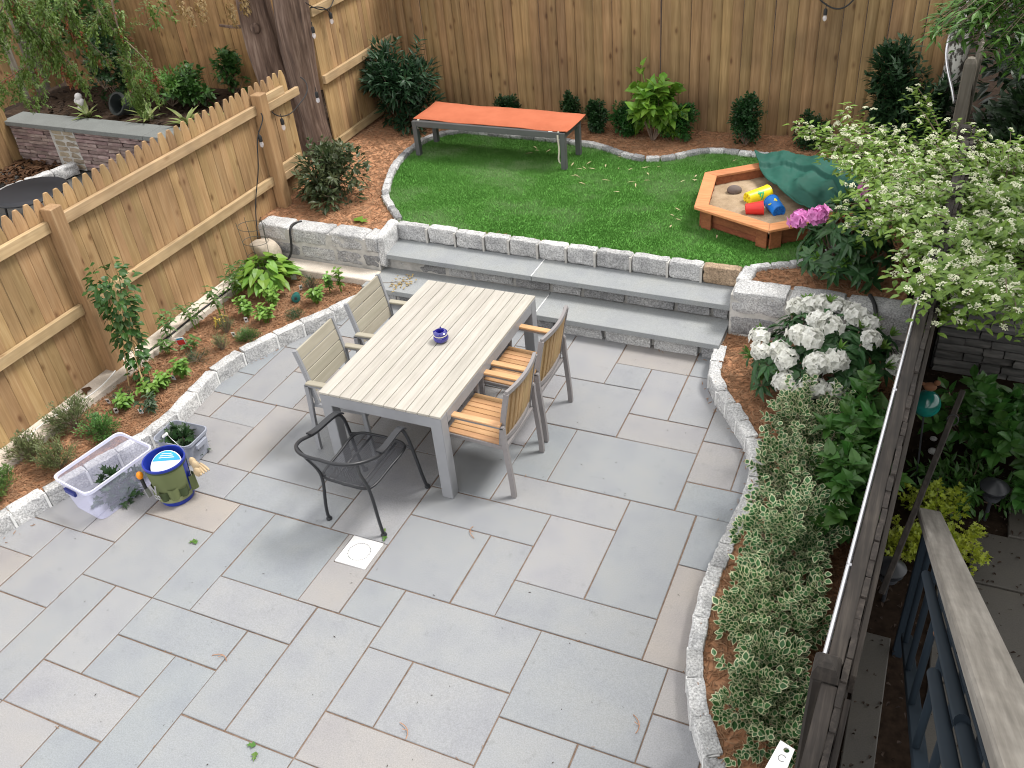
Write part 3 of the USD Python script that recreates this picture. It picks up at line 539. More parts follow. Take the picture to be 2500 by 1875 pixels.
# ---- lawn
tag(obj('lawn', sheet(lawn_poly, .462, .08), 'turf_base'), 'kidney shaped bright green artificial lawn above the steps', 'lawn', kind='structure')
r = np.random.default_rng(9); x0, y0, x1, y1 = lawn_poly.bounds
P = r.uniform((x0, y0), (x1, y1), (240000, 2)); P = P[contains_xy(lawn_poly.buffer(-.01), P[:, 0], P[:, 1])]; n = len(P)
a = r.uniform(0, 2*PI, n); lean = r.uniform(.2, .8, n); h = r.uniform(.014, .027, n)
px = np.stack([np.sin(P[:, 0]*1.7+np.sin(P[:, 1]*2.1)), np.cos(P[:, 1]*1.3)], 1)*.5
tip = np.c_[P + (np.stack([np.cos(a), np.sin(a)], 1)*.8+px)*(lean*h)[:, None], .462+h]
w = np.stack([-np.sin(a), np.cos(a), 0*a], 1)*.0030
b = np.c_[P, np.full(n, .461)]
v = np.stack([b-w, b+w, tip], 1).reshape(-1, 3)
tag(obj('grass', (v, np.arange(3*n).reshape(-1, 3)), 'turf'), 'short green blades of the lawn', 'grass', kind='stuff')
kerb('lawn_edging', 'winding strip of small grey granite setts around the lawn', EDG[::-1], 1, .075, .505, .38, .15, 5, mat=('granite', 'granite', 'granite_dark'), mortar='mortar')
# pale fallen leaves on the lawn
r = np.random.default_rng(12); n = 90
P = np.vstack([r.normal((-3.0, 8.75), (.5, .3), (24, 2)), r.uniform((-4.8, 7.2), (-1.4, 9.1), (14, 2)), r.normal((-2.3, 8.2), (.35, .35), (7, 2))]); P = P[contains_xy(lawn_poly.buffer(-.05), P[:, 0], P[:, 1])]
a = r.uniform(0, 2*PI, len(P)); V = leaves(np.c_[P, r.uniform(.482, .492, len(P))], np.stack([np.cos(a), np.sin(a), r.normal(0, .08, len(P))], 1), r.uniform(.05, .10, len(P)), r.uniform(.010, .017, len(P)), 'lance', curl=.1)
tag(obj('fallen_leaves', V[:2], 'pale_leaf'), 'narrow pale dry leaves scattered on the lawn', 'fallen leaves', kind='stuff')
# ================================================================== fences
def board(w, t, z0, z1, tip=None, wt=.3, bulge=.007, rng=None):
    """an upright fence board in the xz plane (width along x), softly rounded, pointed when tip (the length of its point) is given; faces +-y"""
    k = np.array([-1, -.62, 0, .62, 1.0]); b = (1-k**2)*bulge
    rows = [(z0, 1.0), (z1-(tip or .004), 1.0)] + ([(z1-tip*.45, .80)] if tip else []) + [(z1, wt if tip else .99)]
    v, m = [], 5
    for z, s in rows:
        v += [[x*w/2*s, -t/2-bb*s, z] for x, bb in zip(k, b)] + [[x*w/2*s, t/2+bb*.5*s, z] for x, bb in zip(k[::-1], b)]
    n, f = 10, []
    for i in range(len(rows)-1):
        for j in range(n): f.append([i*n+j, i*n+(j+1) % n, (i+1)*n+(j+1) % n, (i+1)*n+j])
    e = (len(rows)-1)*n
    for o in (0, e):
        for j in range(4): q = [o+j, o+j+1, o+8-j, o+9-j]; f.append(q if o else q[::-1])
    return np.array(v), np.array(f)
def pickets(parent, p, q, pitch, z0, z1, seed, mat, tip=None, w=None, t=.018, bulge=.007, jz=.008, name='board', flip=1):
    r = np.random.default_rng(seed); p, q = np.array(p, float), np.array(q, float); e = q-p; L = np.linalg.norm(e); e /= L; n = int(round(L/pitch)); ang = math.atan2(e[1], e[0])
    for i in range(n):
        s = (i+.5)*L/n; c = p+e*s; wi = (w or pitch*.995)*r.uniform(.98, 1.0); c = c + np.array([-e[1], e[0]])*r.uniform(-.003, .003)
        zb = z0(s) if callable(z0) else z0
        v, f = board(wi, t, zb, z1+r.uniform(-jz, jz), tip and tip*r.uniform(.9, 1.1), bulge=bulge*r.uniform(.7, 1.4))
        v = v @ (ry_(r.normal(0, .0025)) @ np.diag([1, flip, 1])).T
        v = v @ rz_(ang + r.normal(0, .006)).T + [c[0], c[1], 0]
        obj(name, (v, f if flip > 0 else f[:, ::-1]), mat if isinstance(mat, str) else r.choice(mat), parent, smooth=50)
f1 = thing('picket_fence', 'low pointed picket fence of yellow pine with square posts beside the vegetable bed', 'fence')
pickets(f1, (-6.075, 7.48), (-6.075, 1.2), .0978, .10, 1.722, 51, 'pine', tip=.135, name='picket')
for y in (1.72, 4.33, 6.94): obj('post', MB().box((-6.0, y, .83), (.115, .115, 1.64), ch=.006).mesh(), 'pine', f1)
for a_, b_ in ((1.2, 1.66), (1.78, 4.27), (4.39, 6.88)):
    for z in (1.505, .775): obj('rail', MB().box((-6.034, (a_+b_)/2, z), (.042, b_-a_, .092), ch=.004).mesh(), 'pine_pale_y', f1)
for (y1, z1_, y2_, z2_) in ((7.0, 1.555, 7.36, 1.555), (7.0, 1.475, 7.58, 1.475), (7.0, .83, 7.40, .835), (7.0, .75, 7.48, .75)):
    obj('rail', bar((-6.034+(.012 if z1_ in (1.475, .75) else 0), y1, z1_), (-6.034+(.012 if z1_ in (1.475, .75) else 0), y2_, z2_), .042, .080), 'pine_pale_y', f1)
f2 = thing('corner_fence', 'tall yellow pine board fence with rails running from the tree to the back corner', 'fence')
pickets(f2, (-6.235, 9.82), (-6.20, 8.25), .088, .50, 2.75, 52, 'pine', bulge=.006)
for z in (2.07, 1.36, .64): obj('rail', bar((-6.165, 8.25, z), (-6.19, 9.80, z+.03), .042, .090), 'pine_pale_y', f2)
f3 = thing('back_fence', 'tall brown stockade fence of rounded boards behind the bench and sandbox', 'fence')
pickets(f3, (-6.22, 9.86), (.12, 9.86), .1085, .47, 2.8, 53, 'cedar_brown', bulge=.018)
f4 = thing('neighbour_back_fence', 'orange brown board fence behind the raised planter and the tree trunk', 'fence')
pickets(f4, (-11.85, 9.62), (-6.32, 10.28), .105, .50, 3.2, 54, 'cedar_orange', bulge=.012)
f5 = thing('neighbour_side_fence', 'weathered brown side fence at the far left behind the hanging cedar branches', 'fence')
pickets(f5, (-11.86, 8.42), (-11.9, 9.62), .13, .62, 3.2, 55, ['old_grey', 'cedar_brown'], bulge=.01)
pickets(f5, (-11.45, 6.2), (-11.45, 8.16), .16, .02, 2.6, 56, 'cedar_brown', bulge=.012)
f6 = thing('dark_fence', 'dark weathered fence seen from above along the right hand bed', 'fence')
def fx(y): return .0084 + .0467*(y-1.8)
pickets(f6, (fx(7.6)+.035, 7.6), (fx(.7)+.035, .7), .105, -.1, 1.50, 57, 'dark_wood', t=.020, bulge=.002, jz=.014, name='picket')
for y in (2.19, 5.1, 7.5):
    o = MB().box((fx(y)-.028, y, .75), (.095, .095, 1.50), ch=.01)
    o.add(*lathe([(0.066, 0), (.062, .03), (.045, .055), (.02, .066), (0, .068)], 4, (fx(y)-.028, y, 1.50), rz_(PI/4)))
    obj('post', o.mesh(), 'dark_wood', f6)
for a_, b_ in ((.8, 2.14), (2.24, 5.05), (5.15, 7.45)):
    for z in (1.455, .5): obj('rail', bar((fx(a_)-.006, a_, z), (fx(b_)-.006, b_, z), .056, .085), 'dark_wood_y', f6)
    obj('cap_board', bar((fx(a_)+.060, a_, 1.40), (fx(b_)+.060, b_, 1.40), .022, .10), 'dark_wood_y', f6)
pp = thing('metal_pipe', 'bright metal pipe running along the top edge of the dark fence', 'pipe')
obj('pipe', tube([(fx(y)-.046, y, 1.47) for y in np.linspace(2.25, 5.6, 12)], .0105, 10), 'chrome', pp, smooth=True)
for y in (2.75, 4.0): obj('clip', MB().box((fx(y)-.040, y, 1.47), (.03, .015, .024)).mesh(), 'steel', pp)
f7 = thing('grey_fence', 'grey weathered pales of the fence end beside the peeling trunk', 'fence')
pickets(f7, (.30, 8.9), (.285, 9.75), .105, .4, 1.74, 58, 'old_grey', tip=.12, name='picket', bulge=.004)
obj('post', MB().box((.225, 8.85, .98), (.10, .10, 1.26)).add(*lathe([(.07, 0), (.066, .03), (.04, .07), (0, .085)], 4, (.225, 8.85, 1.60), rz_(PI/4))).mesh(), 'old_grey', f7)
obj('rail', MB().box((.25, 9.3, 1.35), (.04, .8, .09)).mesh(), 'old_grey_y', f7)

# ================================================================== table and chairs
tb = thing('dining_table', 'long grey slatted garden table with square metal legs on the patio', 'table', (-3.045, 4.745, 0))
for k in range(11): obj('slat', MB().box((-.434+k*.0868, 0, .711), (.0812, 1.612, .018), ch=.002).mesh(), 'table_slat_y', tb)
for sx in (-1, 1):
    obj('apron', MB().box((sx*.4635, 0, .657), (.022, 1.44, .088), ch=.003).mesh(), 'grey_metal', tb)
    obj('apron', MB().box((0, sx*.7935, .657), (.80, .022, .088), ch=.003).mesh(), 'grey_metal', tb)
    for sy in (-1, 1): obj('leg', MB().box((sx*.432, sy*.762, .3505), (.086, .086, .701), ch=.004).mesh(), 'grey_metal', tb)
    obj('cross_bar', MB().box((0, sx*.3, .69), (.90, .03, .02)).mesh(), 'grey_metal', tb)
def armchair(name, label, cat, seatm, backm, framem, horiz, group):
    t = thing(name, label, cat, group=group)
    W = .255
    for s in (-1, 1):
        y = s*W
        p = spline([(-.255, y, 0), (-.245, y, .22), (-.228, y, .44), (-.222, y, .60)], 10)
        obj('rear_leg', flatbar(p, .026, .034), framem, t)
        obj('front_leg', bar((.245, y, 0), (.225, y, .605), .026, .034, upv=(1, 0, 0)), framem, t)
        obj('arm_frame', bar((-.235, y, .600), (.24, y, .612), .026, .022), framem, t)
        obj('armrest', bar((-.215, y, .622), (.245, y, .634), .05, .016), seatm+'_x', t)
        p = spline([(-.185, s*.222, .40), (-.205, s*.228, .55), (-.232, s*.232, .70), (-.268, s*.236, .872)], 10)
        obj('back_post', flatbar(p, .02, .034), framem, t)
    obj('seat_frame', MB().add(*bar((-.21, -.225, .405), (.235, -.225, .425), .028, .03)).add(*bar((-.21, .225, .405), (.235, .225, .425), .028, .03)).add(*bar((.235, -.24, .425), (.235, .24, .425), .028, .03)).add(*bar((-.21, -.24, .405), (-.21, .24, .405), .028, .03)).mesh(), framem, t)
    if horiz:
        for k in range(6): obj('seat_slat', bar((-.165+.072*k, -.21, .425+.0035*k), (-.165+.072*k, .21, .425+.0035*k), .066, .014), seatm, t)
        for k in range(4):
            z = .555+.0905*k; x = np.interp(z, [.40, .55, .70, .872], [-.185, -.205, -.232, -.268])
            obj('back_slat', bar((x, -.226, z), (x, .226, z), .016, .085, upv=(-.2, 0, 1)), backm, t)
    else:
        for k in range(9): obj('seat_slat', bar((-.20, -.205+.0512*k, .424), (.225, -.205+.0512*k, .442), .0465, .014), seatm+'_x', t)
        for k in range(8):
            y = -.192+.0548*k; bow = .028*(1-(y/.22)**2)
            p = spline([(-.195-bow*.4, y, .465), (-.205-bow, y, .55), (-.232-bow, y, .70), (-.262-bow, y, .855)], 7)
            obj('back_slat', flatbar(p, .049, .014), backm, t)
        for z, x0 in ((.875, -.268), (.462, -.192)):
            p = spline([(x0, -.236, z), (x0-.022, -.12, z), (x0-.030, 0, z), (x0-.022, .12, z), (x0, .236, z)], 13)
            obj('back_rail', flatbar(p, .03, .022, side=(0, 0, 1)), framem, t)
    return t
lc = armchair('slatted_armchair', 'taupe slatted armchair at the near end of the table side next to the vegetable bed', 'chair', 'taupe', 'taupe_y', 'grey_metal', True, 'chairs around the table')
lc.GetAttribute('xformOp:translate').Set(Gf.Vec3d(-3.548, 4.375, 0))
dup(lc, 'taupe slatted armchair at the table corner nearest the steps', (-3.545, 5.045, 0))
rc = armchair('teak_armchair', 'orange wood slatted armchair on the open side of the table, nearer the black mesh chair', 'chair', 'teak', 'teak_back', 'grey_metal_warm', False, 'chairs around the table')
rc.GetAttribute('xformOp:translate').Set(Gf.Vec3d(-2.432, 4.355, 0)); UsdGeom.Xformable(rc).AddRotateXYZOp().Set(Gf.Vec3f(0, 0, 180))
dup(rc, 'orange wood slatted armchair on the open side of the table, nearest the steps', (-2.447, 4.985, 0), 180)
# black mesh chair, facing the table end (+y)
bc = thing('mesh_chair', 'black iron chair with woven metal mesh seat at the head of the table', 'chair', (-3.072, 3.70, 0), -1.5)
rim = spline([(-.262, .30, 0), (-.255, .23, .35), (-.247, .165, .61), (-.252, .10, .648), (-.268, -.10, .655), (-.275, -.22, .69), (-.225, -.335, .725), (0, -.395, .74)], 60)
rim[0, 2] = 0
obj('frame', tube(np.vstack([rim, rim[::-1][1:]*[-1, 1, 1]]), .0125, 9), 'black_metal', bc, smooth=True)
for s in (-1, 1):
    obj('armrest', flatbar(spline([(s*.247, .175, .625), (s*.2515, .12, .660), (s*.262, -.02, .668), (s*.27, -.15, .684)], 12), .045, .010, side=(1, 0, 0)), 'black_metal', bc)
    obj('rear_leg', tube(spline([(s*.232, -.325, .72), (s*.190, -.27, .55), (s*.186, -.225, .41), (s*.205, -.225, .22), (s*.222, -.222, .012)], 24), .0115, 8), 'black_metal', bc, smooth=True)
    for fx_, fy in ((s*.222, -.222), (s*.262, .30)): obj('foot', lathe([(0, .026), (.014, .024), (.021, .014), (.021, .004), (0, .002)], 12, (fx_, fy, 0)), 'black_metal', bc, smooth=40)
    obj('seat_strut', tube([(s*.196, .225, .425), (s*.247, .215, .42)], .009, 6), 'black_metal', bc)
    obj('seat_strut', tube([(s*.186, -.225, .408), (s*.17, -.20, .408)], .009, 6), 'black_metal', bc)
seat = spline([(0, -.235, .40), (-.12, -.232, .402), (-.19, -.20, .405), (-.205, 0, .412), (-.205, .20, .425), (-.15, .245, .425), (0, .262, .420)], 30)
ring = np.vstack([seat, seat[::-1][1:-1]*[-1, 1, 1]])
obj('seat_rim', tube(np.vstack([ring, ring[:2]]), .010, 7, False), 'black_metal', bc, smooth=True)
n = len(ring); obj('seat_mesh', (np.vstack([ring, [[0, 0, .398]]]), np.array([[i, (i+1) % n, n] for i in range(n)])), 'mesh_weave', bc, smooth=True)
for x in (-.1, .1): obj('seat_strut', tube([(x, -.23, .395), (x, .25, .40)], .008, 6), 'black_metal', bc)
th = np.linspace(-1, 1, 25); rows = []
for k in np.linspace(0, 1, 7):
    x = th*(.225-.045*k); yb = -.395+.06*th**2 + k*.155*(1-.2*th**2); z = .74-.015*th**2-k*(.31+0*th)
    rows.append(np.stack([x, yb, z], 1))
g = np.stack(rows); I = np.arange(7*25).reshape(7, 25)
obj('back_mesh', (g.reshape(-1, 3), np.stack([I[:-1, :-1], I[1:, :-1], I[1:, 1:], I[:-1, 1:]], -1).reshape(-1, 4)), 'mesh_weave', bc, smooth=True)
# ashtray pot
at_ = thing('ashtray_pot', 'small cobalt blue glazed pot with cream band on the table', 'pot', (-2.985, 4.76, .7205))
bw_ = obj('bowl', lathe([(0, 0), (.035, 0), (.052, .014), (.058, .032), (.053, .048), (.046, .056), (.043, .058)], 28), 'cobalt', at_, smooth=40)
obj('band', lathe([(.048, .055), (.0515, .057), (.0515, .0635), (.046, .065)], 28), 'cream_glaze', bw_, smooth=True)
obj('lid', lathe([(.040, .060), (.051, .064), (.052, .078), (.043, .086), (.030, .088), (.026, .078), (.022, .05), (0, .05)], 28), 'cobalt', at_, smooth=40)
for k in range(4): obj('lug', MB().box((.046*math.cos(k*PI/2+.4), .046*math.sin(k*PI/2+.4), .086), (.014, .010, .012), rz_(k*PI/2+.4)).mesh(), 'cobalt', at_)
# ================================================================== bench with cushion
bn = thing('garden_bench', 'long dark grey metal bench frame standing on the lawn edge', 'bench', (-4.362, 8.718, .468), -.9)
for sx in (-1, 1):
    for sy in (-1, 1): obj('leg', MB().box((sx*.892, sy*.208, .20), (.056, .056, .40), ch=.003).mesh(), 'bench_metal', bn)
    obj('end_rail', MB().box((sx*.892, 0, .372), (.05, .36, .065)).mesh(), 'bench_metal', bn)
    obj('side_rail', MB().box((0, sx*.211, .372), (1.73, .05, .065)).mesh(), 'bench_metal', bn)
for k in range(9): obj('seat_slat', MB().box((-.80+k*.2, 0, .392), (.12, .37, .014)).mesh(), 'bench_metal', bn)
cu = thing('bench_cushion', 'flat orange cushion with ties lying on the grey bench', 'cushion', (-4.345, 8.775, .872), -1.6)
nx, ny = 44, 12; X, Y = np.meshgrid(np.linspace(-1, 1, nx), np.linspace(-1, 1, ny), indexing='ij'); r = np.random.default_rng(3)
ed = np.minimum(1-np.abs(X)**14, 1-np.abs(Y)**6); wob = .003*np.sin(X*6.1+.7)+.0025*np.sin(X*11+Y*3)
top = np.stack([X*.93, Y*.255+.003*np.sin(X*5), .012+.034*np.sqrt(np.clip(ed, 0, 1))+wob*(.4+.6*np.abs(Y))+.018*np.exp(-((X+1)/.12)**2-((Y-1)/.35)**2)], -1).reshape(-1, 3)
bot = top*[1, 1, 0] + [0, 0, .002]; bot[:, 2] += np.clip(wob.ravel(), 0, 1)
I = np.arange(nx*ny).reshape(nx, ny); q = np.stack([I[:-1, :-1], I[1:, :-1], I[1:, 1:], I[:-1, 1:]], -1).reshape(-1, 4)
per = np.r_[I[:, 0], I[-1, 1:], I[-2::-1, -1], I[0, -2:0:-1]]; pr = np.roll(per, -1); m_ = nx*ny
cb_ = obj('cushion_body', (np.vstack([top, bot]), np.vstack([q, q[:, ::-1]+m_, np.stack([per+m_, pr+m_, pr, per], 1)])), 'cushion_cloth', cu, smooth=45)
ps = top[per]+[0, 0, -.004]; obj('piping', tube(np.vstack([ps[::2], ps[:1]]), .006, 6, False), 'cushion_cloth', cb_, smooth=True)
obj('tie', flatbar(spline([(-.86, -.262, .01), (-.875, -.285, -.03), (-.885, -.283, -.075), (-.862, -.284, -.09)], 10), .026, .003, side=(1, 0, 0)), 'strap_cloth', cb_)
obj('tie', flatbar(spline([(.835, -.262, .01), (.832, -.287, -.05), (.84, -.285, -.18), (.83, -.286, -.28), (.845, -.284, -.33)], 14), .018, .003, side=(1, 0, 0)), 'strap_cloth', cb_)
obj('care_label', MB().box((.745, -.268, -.012), (.045, .004, .04), rx_(.3), ch=0).mesh(), 'white_plastic', cb_)
# ================================================================== sandbox
HC = np.array([-1.19, 7.94]); HA = math.radians(217)
sb = thing('sandbox', 'hexagonal orange stained wooden sandbox standing on the lawn', 'sandbox', (*HC, .466))
hx = lambda R, k, z: np.array([R*math.cos(HA+k*PI/3), R*math.sin(HA+k*PI/3), z])
for k in range(6):
    a, b, c, d_ = hx(.785, k, 0), hx(.785, k+1, 0), hx(.645, k+1, 0), hx(.645, k, 0)
    sh = lambda p, q: p + (q-p)/np.linalg.norm(q-p)*.0015
    P4 = [sh(a, b), sh(b, a), sh(c, d_), sh(d_, c)]
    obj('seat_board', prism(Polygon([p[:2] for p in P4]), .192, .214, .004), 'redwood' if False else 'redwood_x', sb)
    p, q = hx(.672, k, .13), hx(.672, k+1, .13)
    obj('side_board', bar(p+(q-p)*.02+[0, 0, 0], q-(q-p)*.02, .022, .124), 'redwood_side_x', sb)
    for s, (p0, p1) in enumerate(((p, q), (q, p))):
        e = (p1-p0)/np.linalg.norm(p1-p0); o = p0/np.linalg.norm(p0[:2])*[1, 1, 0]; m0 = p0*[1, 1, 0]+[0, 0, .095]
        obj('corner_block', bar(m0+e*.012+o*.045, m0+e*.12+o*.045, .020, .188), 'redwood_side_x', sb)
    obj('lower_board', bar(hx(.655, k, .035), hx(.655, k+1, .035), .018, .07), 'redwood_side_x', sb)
sp = Polygon([(HC+hx(.665, k, 0)[:2]) for k in range(6)])
tag(obj('sand', sheet(sp, noisez(.555, .05, 4.0, 8), .025), 'sand', smooth=True), 'pale brown play sand filling the sandbox', 'sand', kind='stuff')
# the green cover pulled half off
r = np.random.default_rng(21)
c4 = [np.array(p) for p in ((-1.525, 8.66), (-.72, 8.86), (-.40, 7.90), (-.76, 7.56))]        # back left, back right, front right, front left
nu, nv = 110, 90; U_, V_ = np.meshgrid(np.linspace(0, 1, nu), np.linspace(0, 1, nv), indexing='ij')
XY = ((1-U_)*(1-V_))[..., None]*c4[0]+(U_*(1-V_))[..., None]*c4[1]+(U_*V_)[..., None]*c4[2]+((1-U_)*V_)[..., None]*c4[3]
XY += (np.sin(V_*PI)*(1-U_)*.10)[..., None]*np.array([-.75, -.5])
rr = np.hypot(XY[..., 0]-HC[0], XY[..., 1]-HC[1])
base = np.where(rr < .60, .645, np.where(rr < .80, .686, .686-(rr-.80)*.9)); from scipy.ndimage import gaussian_filter
base = np.maximum(gaussian_filter(base, 2.2), .485)
base = np.maximum(base, np.where((rr > .56) & (rr < .83), .694, 0)); base = gaussian_filter(base, .8)+.004
pt = np.stack([XY[..., 0].ravel()*3.2, XY[..., 1].ravel()*3.2, np.full(XY[..., 0].size, 4.2)], 1); fb = np.asarray(meshkit.fbm(pt)).reshape(rr.shape)
pt2 = pt*[2.3, .9, 1]; ridge = 1-np.abs(np.asarray(meshkit.noise(pt2)).reshape(rr.shape))*2.2
fold = 1.15*(.036*np.clip(ridge, 0, 1)**2*(.6+.8*V_) + .04*np.clip(fb+.3, 0, 1) + .026*np.abs(np.sin(8*U_+6*V_+4*fb))**3)
fine_ = np.asarray(meshkit.noise(pt*[4.2, 1.6, 1]+11)).reshape(rr.shape); fold = fold + .020*np.clip(1-np.abs(fine_)*3.0, 0, 1)**1.5
Zt = base + fold*np.where(rr > .8, .5, 1) + .012*np.exp(-((1-U_-.98)/.03)**2)
obj_t = np.stack([XY[..., 0], XY[..., 1], Zt], -1).reshape(-1, 3); I = np.arange(nu*nv).reshape(nu, nv)
tp = thing('sandbox_cover', 'crumpled dark green fabric cover pulled over the back half of the sandbox', 'cover')
tc_ = obj('cloth', (obj_t, np.stack([I[:-1, :-1], I[1:, :-1], I[1:, 1:], I[:-1, 1:]], -1).reshape(-1, 4)), 'tarp_cloth', tp, smooth=True)
hem = obj_t.reshape(nu, nv, 3)[0]; obj('hem', tube(hem+[0, 0, .002], .007, 6), 'tarp_cloth', tc_, smooth=True)
# toy buckets lying on the sand: axis from base to mouth
def toy(label, mat, dark, p, q, r0, r1, num, nmat, turn):
    p, q = np.array(p), np.array(q); ax = (q-p)/np.linalg.norm(q-p); L = np.linalg.norm(q-p)
    x = np.cross([0, 0, 1], ax); x /= np.linalg.norm(x); R = np.stack([x, np.cross(ax, x), ax], 1)
    t = thing('toy_bucket', label, 'toy bucket', group=None)
    prof = [(0, .006), (r0*.8, .006), (r0*.9, 0), (r0, .006), (r1, L*.97), (r1*1.05, L*.97), (r1*1.05, L), (r1*.94, L), (r0*.9, .012), (0, .012)]
    tb_ = obj('bucket_body', lathe(prof, 26, p, R), mat, t, smooth=40)
    mb = MB()
    for k in range(8): a = k*PI/4; mb.add(*((lambda vf: (vf[0] @ R.T + p, vf[1]))(cbox((r0*.42, r0*.16, .006), (r0*.55*math.cos(a), r0*.55*math.sin(a), .003), rz_(a), .001))))
    obj('base_pattern', mb.mesh(), dark, tb_)
    if num:
        m = meshkit.text_mesh(num, r0*1.25, .002, True); v = np.array(m.vertices); v -= [v[:, 0].mean(), v[:, 1].mean(), 0]
        v = v @ rz_(turn[0]).T
        vw = np.array([0, 0, EYE])-p; th = v[:, 0]/r0 + math.atan2(vw @ R[:, 1], vw @ R[:, 0]) + turn[1]; rad = np.interp(v[:, 1]+L*.5, [0, L], [r0, r1]) + .0012 + v[:, 2]
        w = np.stack([rad*np.cos(th), rad*np.sin(th), v[:, 1]+L*.5], 1)
        m = trimesh.Trimesh(w, m.faces)
        obj('numeral', (w @ R.T + p, np.array(m.faces)), nmat, tb_)
    return t
toy('yellow toy bucket marked 4 lying in the sand', 'toy_yellow', 'toy_yellow_dark', (-1.425, 7.87, .615), (-1.265, 8.045, .625), .062, .070, '4', 'toy_green', (-PI/2, .1))
toy('red toy bucket lying in front of the yellow one in the sand', 'toy_red', 'toy_red', (-1.395, 7.67, .61), (-1.245, 7.715, .622), .050, .064, None, None, None)
toy('blue toy bucket marked 1 lying beside the red one in the sand', 'toy_blue', 'toy_blue_dark', (-1.095, 7.665, .62), (-1.20, 7.845, .628), .060, .068, '1', 'toy_yellow', (PI/2, .1))
def pebble(name, label, cat, c, d, mat, seed, amp=.05, parent=None):
    m = trimesh.creation.icosphere(3); v = np.array(m.vertices); n = np.asarray(meshkit.fbm(v*1.4+seed*5.1)); v = v*(1+amp*3*n[:, None]); v = v*np.array(d)/2+np.array(c)
    o = obj(name, (v, np.array(m.faces)), mat, parent, smooth=40)
    return tag(o, label, cat) if label else o
pebble('stone', 'round grey brown stone lying on the sand in the sandbox', 'stone', (-1.585, 8.08, .60), (.13, .10, .085), 'small_rock', 2)
# ================================================================== boulder, bins, bucket
rq = np.random.default_rng(14); hp = unit(rq, 17)*np.array([.23, .16, .19])*rq.uniform(.85, 1.1, (17, 1)); hp[:, 2] = np.maximum(hp[:, 2], -.13)
hm = trimesh.convex.convex_hull(hp); hm = hm.subdivide().subdivide(); hv = trimesh.smoothing.filter_laplacian(hm, iterations=2).vertices; hv = np.array(hv); hv += np.asarray(meshkit.fbm(hv*9))[:, None]*.02*hv/np.linalg.norm(hv, axis=1, keepdims=True)
tag(obj('boulder', (hv+[-5.80, 6.27, .27], np.array(hm.faces)), 'boulder', smooth=35), 'pale tan boulder in the corner between the left fence and the wall', 'boulder')
cg = thing('wire_cage', 'thin green wire plant cage in front of the boulder', 'plant cage', (-5.78, 6.14, .15))
for k in range(5): a = k*2*PI/5; obj('upright', tube([(.11*math.cos(a), .09*math.sin(a), 0), (.15*math.cos(a), .11*math.sin(a), .55)], .0028, 5), 'wire', cg)
for z, s in ((.18, 1.1), (.34, 1.22), (.50, 1.34)): obj('ring', tube([(.11*s*math.cos(a), .085*s*math.sin(a), z) for a in np.linspace(0, 2*PI, 22)], .0028, 5, False), 'wire', cg)
def tub(name, label, loc, rz, w, l, h, mat, rimmat, handles, taper=.82):
    t = thing(name, label, 'storage bin', loc, rz)
    def rr(sw, sl, z, rad=.05, n=5):
        out = []
        for cx, cy, a0 in ((1, 1, 0), (-1, 1, PI/2), (-1, -1, PI), (1, -1, 3*PI/2)):
            for k in range(n): a = a0+k*PI/2/(n-1); out.append((cx*(sw/2-rad)+rad*math.cos(a), cy*(sl/2-rad)+rad*math.sin(a), z))
        return np.array(out)
    def loft(rings, cap=False):
        n = len(rings[0]); v = np.vstack(rings); f = []
        for i in range(len(rings)-1):
            for j in range(n): f.append([i*n+j, i*n+(j+1) % n, (i+1)*n+(j+1) % n, (i+1)*n+j])
        f = np.array(f); f = np.vstack([f[:, [0, 1, 2]], f[:, [0, 2, 3]]])
        if cap: v = np.vstack([v, rings[0].mean(0)]); f = np.vstack([f, [[(j+1) % n, j, len(v)-1] for j in range(n)]])
        return v, f
    tbod = obj('tub_body', loft([rr(w*taper, l*taper*1.05, .004), rr(w*.9, l*.93, h*.6), rr(w*.95, l*.965, h-.02)], True), mat, t, smooth=30)
    obj('rim', loft([rr(w*.95, l*.965, h-.022), rr(w, l, h-.024), rr(w+.004, l+.004, h), rr(w*.955, l*.97, h), rr(w*.945, l*.96, h-.022)]), rimmat, tbod, smooth=30)
    for s in handles: obj('handle', MB().box((s[0]*(w/2+.008), s[1]*(l/2+.008), h-.055), (.02 if s[0] else .12, .02 if s[1] else .12, .04), ch=.004).mesh(), s[2], tbod)
    return t
b1 = tub('storage_bin', 'large clear plastic storage bin with ivy cuttings beside the garden bucket', (-4.975, 3.20, .002), -9, .405, .575, .30, 'clear_plastic', 'clear_rim', [(0, -1, 'navy')])
b2 = tub('storage_bin', 'small grey plastic storage bin full of ivy leaves behind the bucket', (-4.765, 3.735, .002), 2, .345, .255, .20, 'grey_plastic', 'grey_plastic', [(1, 0, 'grey_plastic')], .85)
bk = thing('garden_bucket', 'blue bucket in a green pocket apron holding a white paint lid', 'bucket', (-4.505, 3.325, .003), 0)
obj('bucket_body', lathe([(0, .008), (.112, .008), (.116, 0), (.119, .01), (.142, .335), (.150, .335), (.150, .352), (.139, .352), (.114, .02), (0, .02)], 40), 'bucket_blue', bk, smooth=40)
def wrap(a0, a1, z0, z1, ro, n=14, bulge=0.0):
    A = np.linspace(a0, a1, n); Z = np.linspace(z0, z1, 5); g = []
    for z in Z:
        rad = .117+.0245*z/.34+ro+bulge*np.sin((A-a0)/(a1-a0)*PI)*(1-((z-z0)/(z1-z0))*.3)
        g.append(np.stack([rad*np.cos(A), rad*np.sin(A), np.full(n, z)], 1))
    I = np.arange(5*n).reshape(5, n); return np.vstack(g), np.stack([I[:-1, :-1], I[:-1, 1:], I[1:, 1:], I[1:, :-1]], -1).reshape(-1, 4)
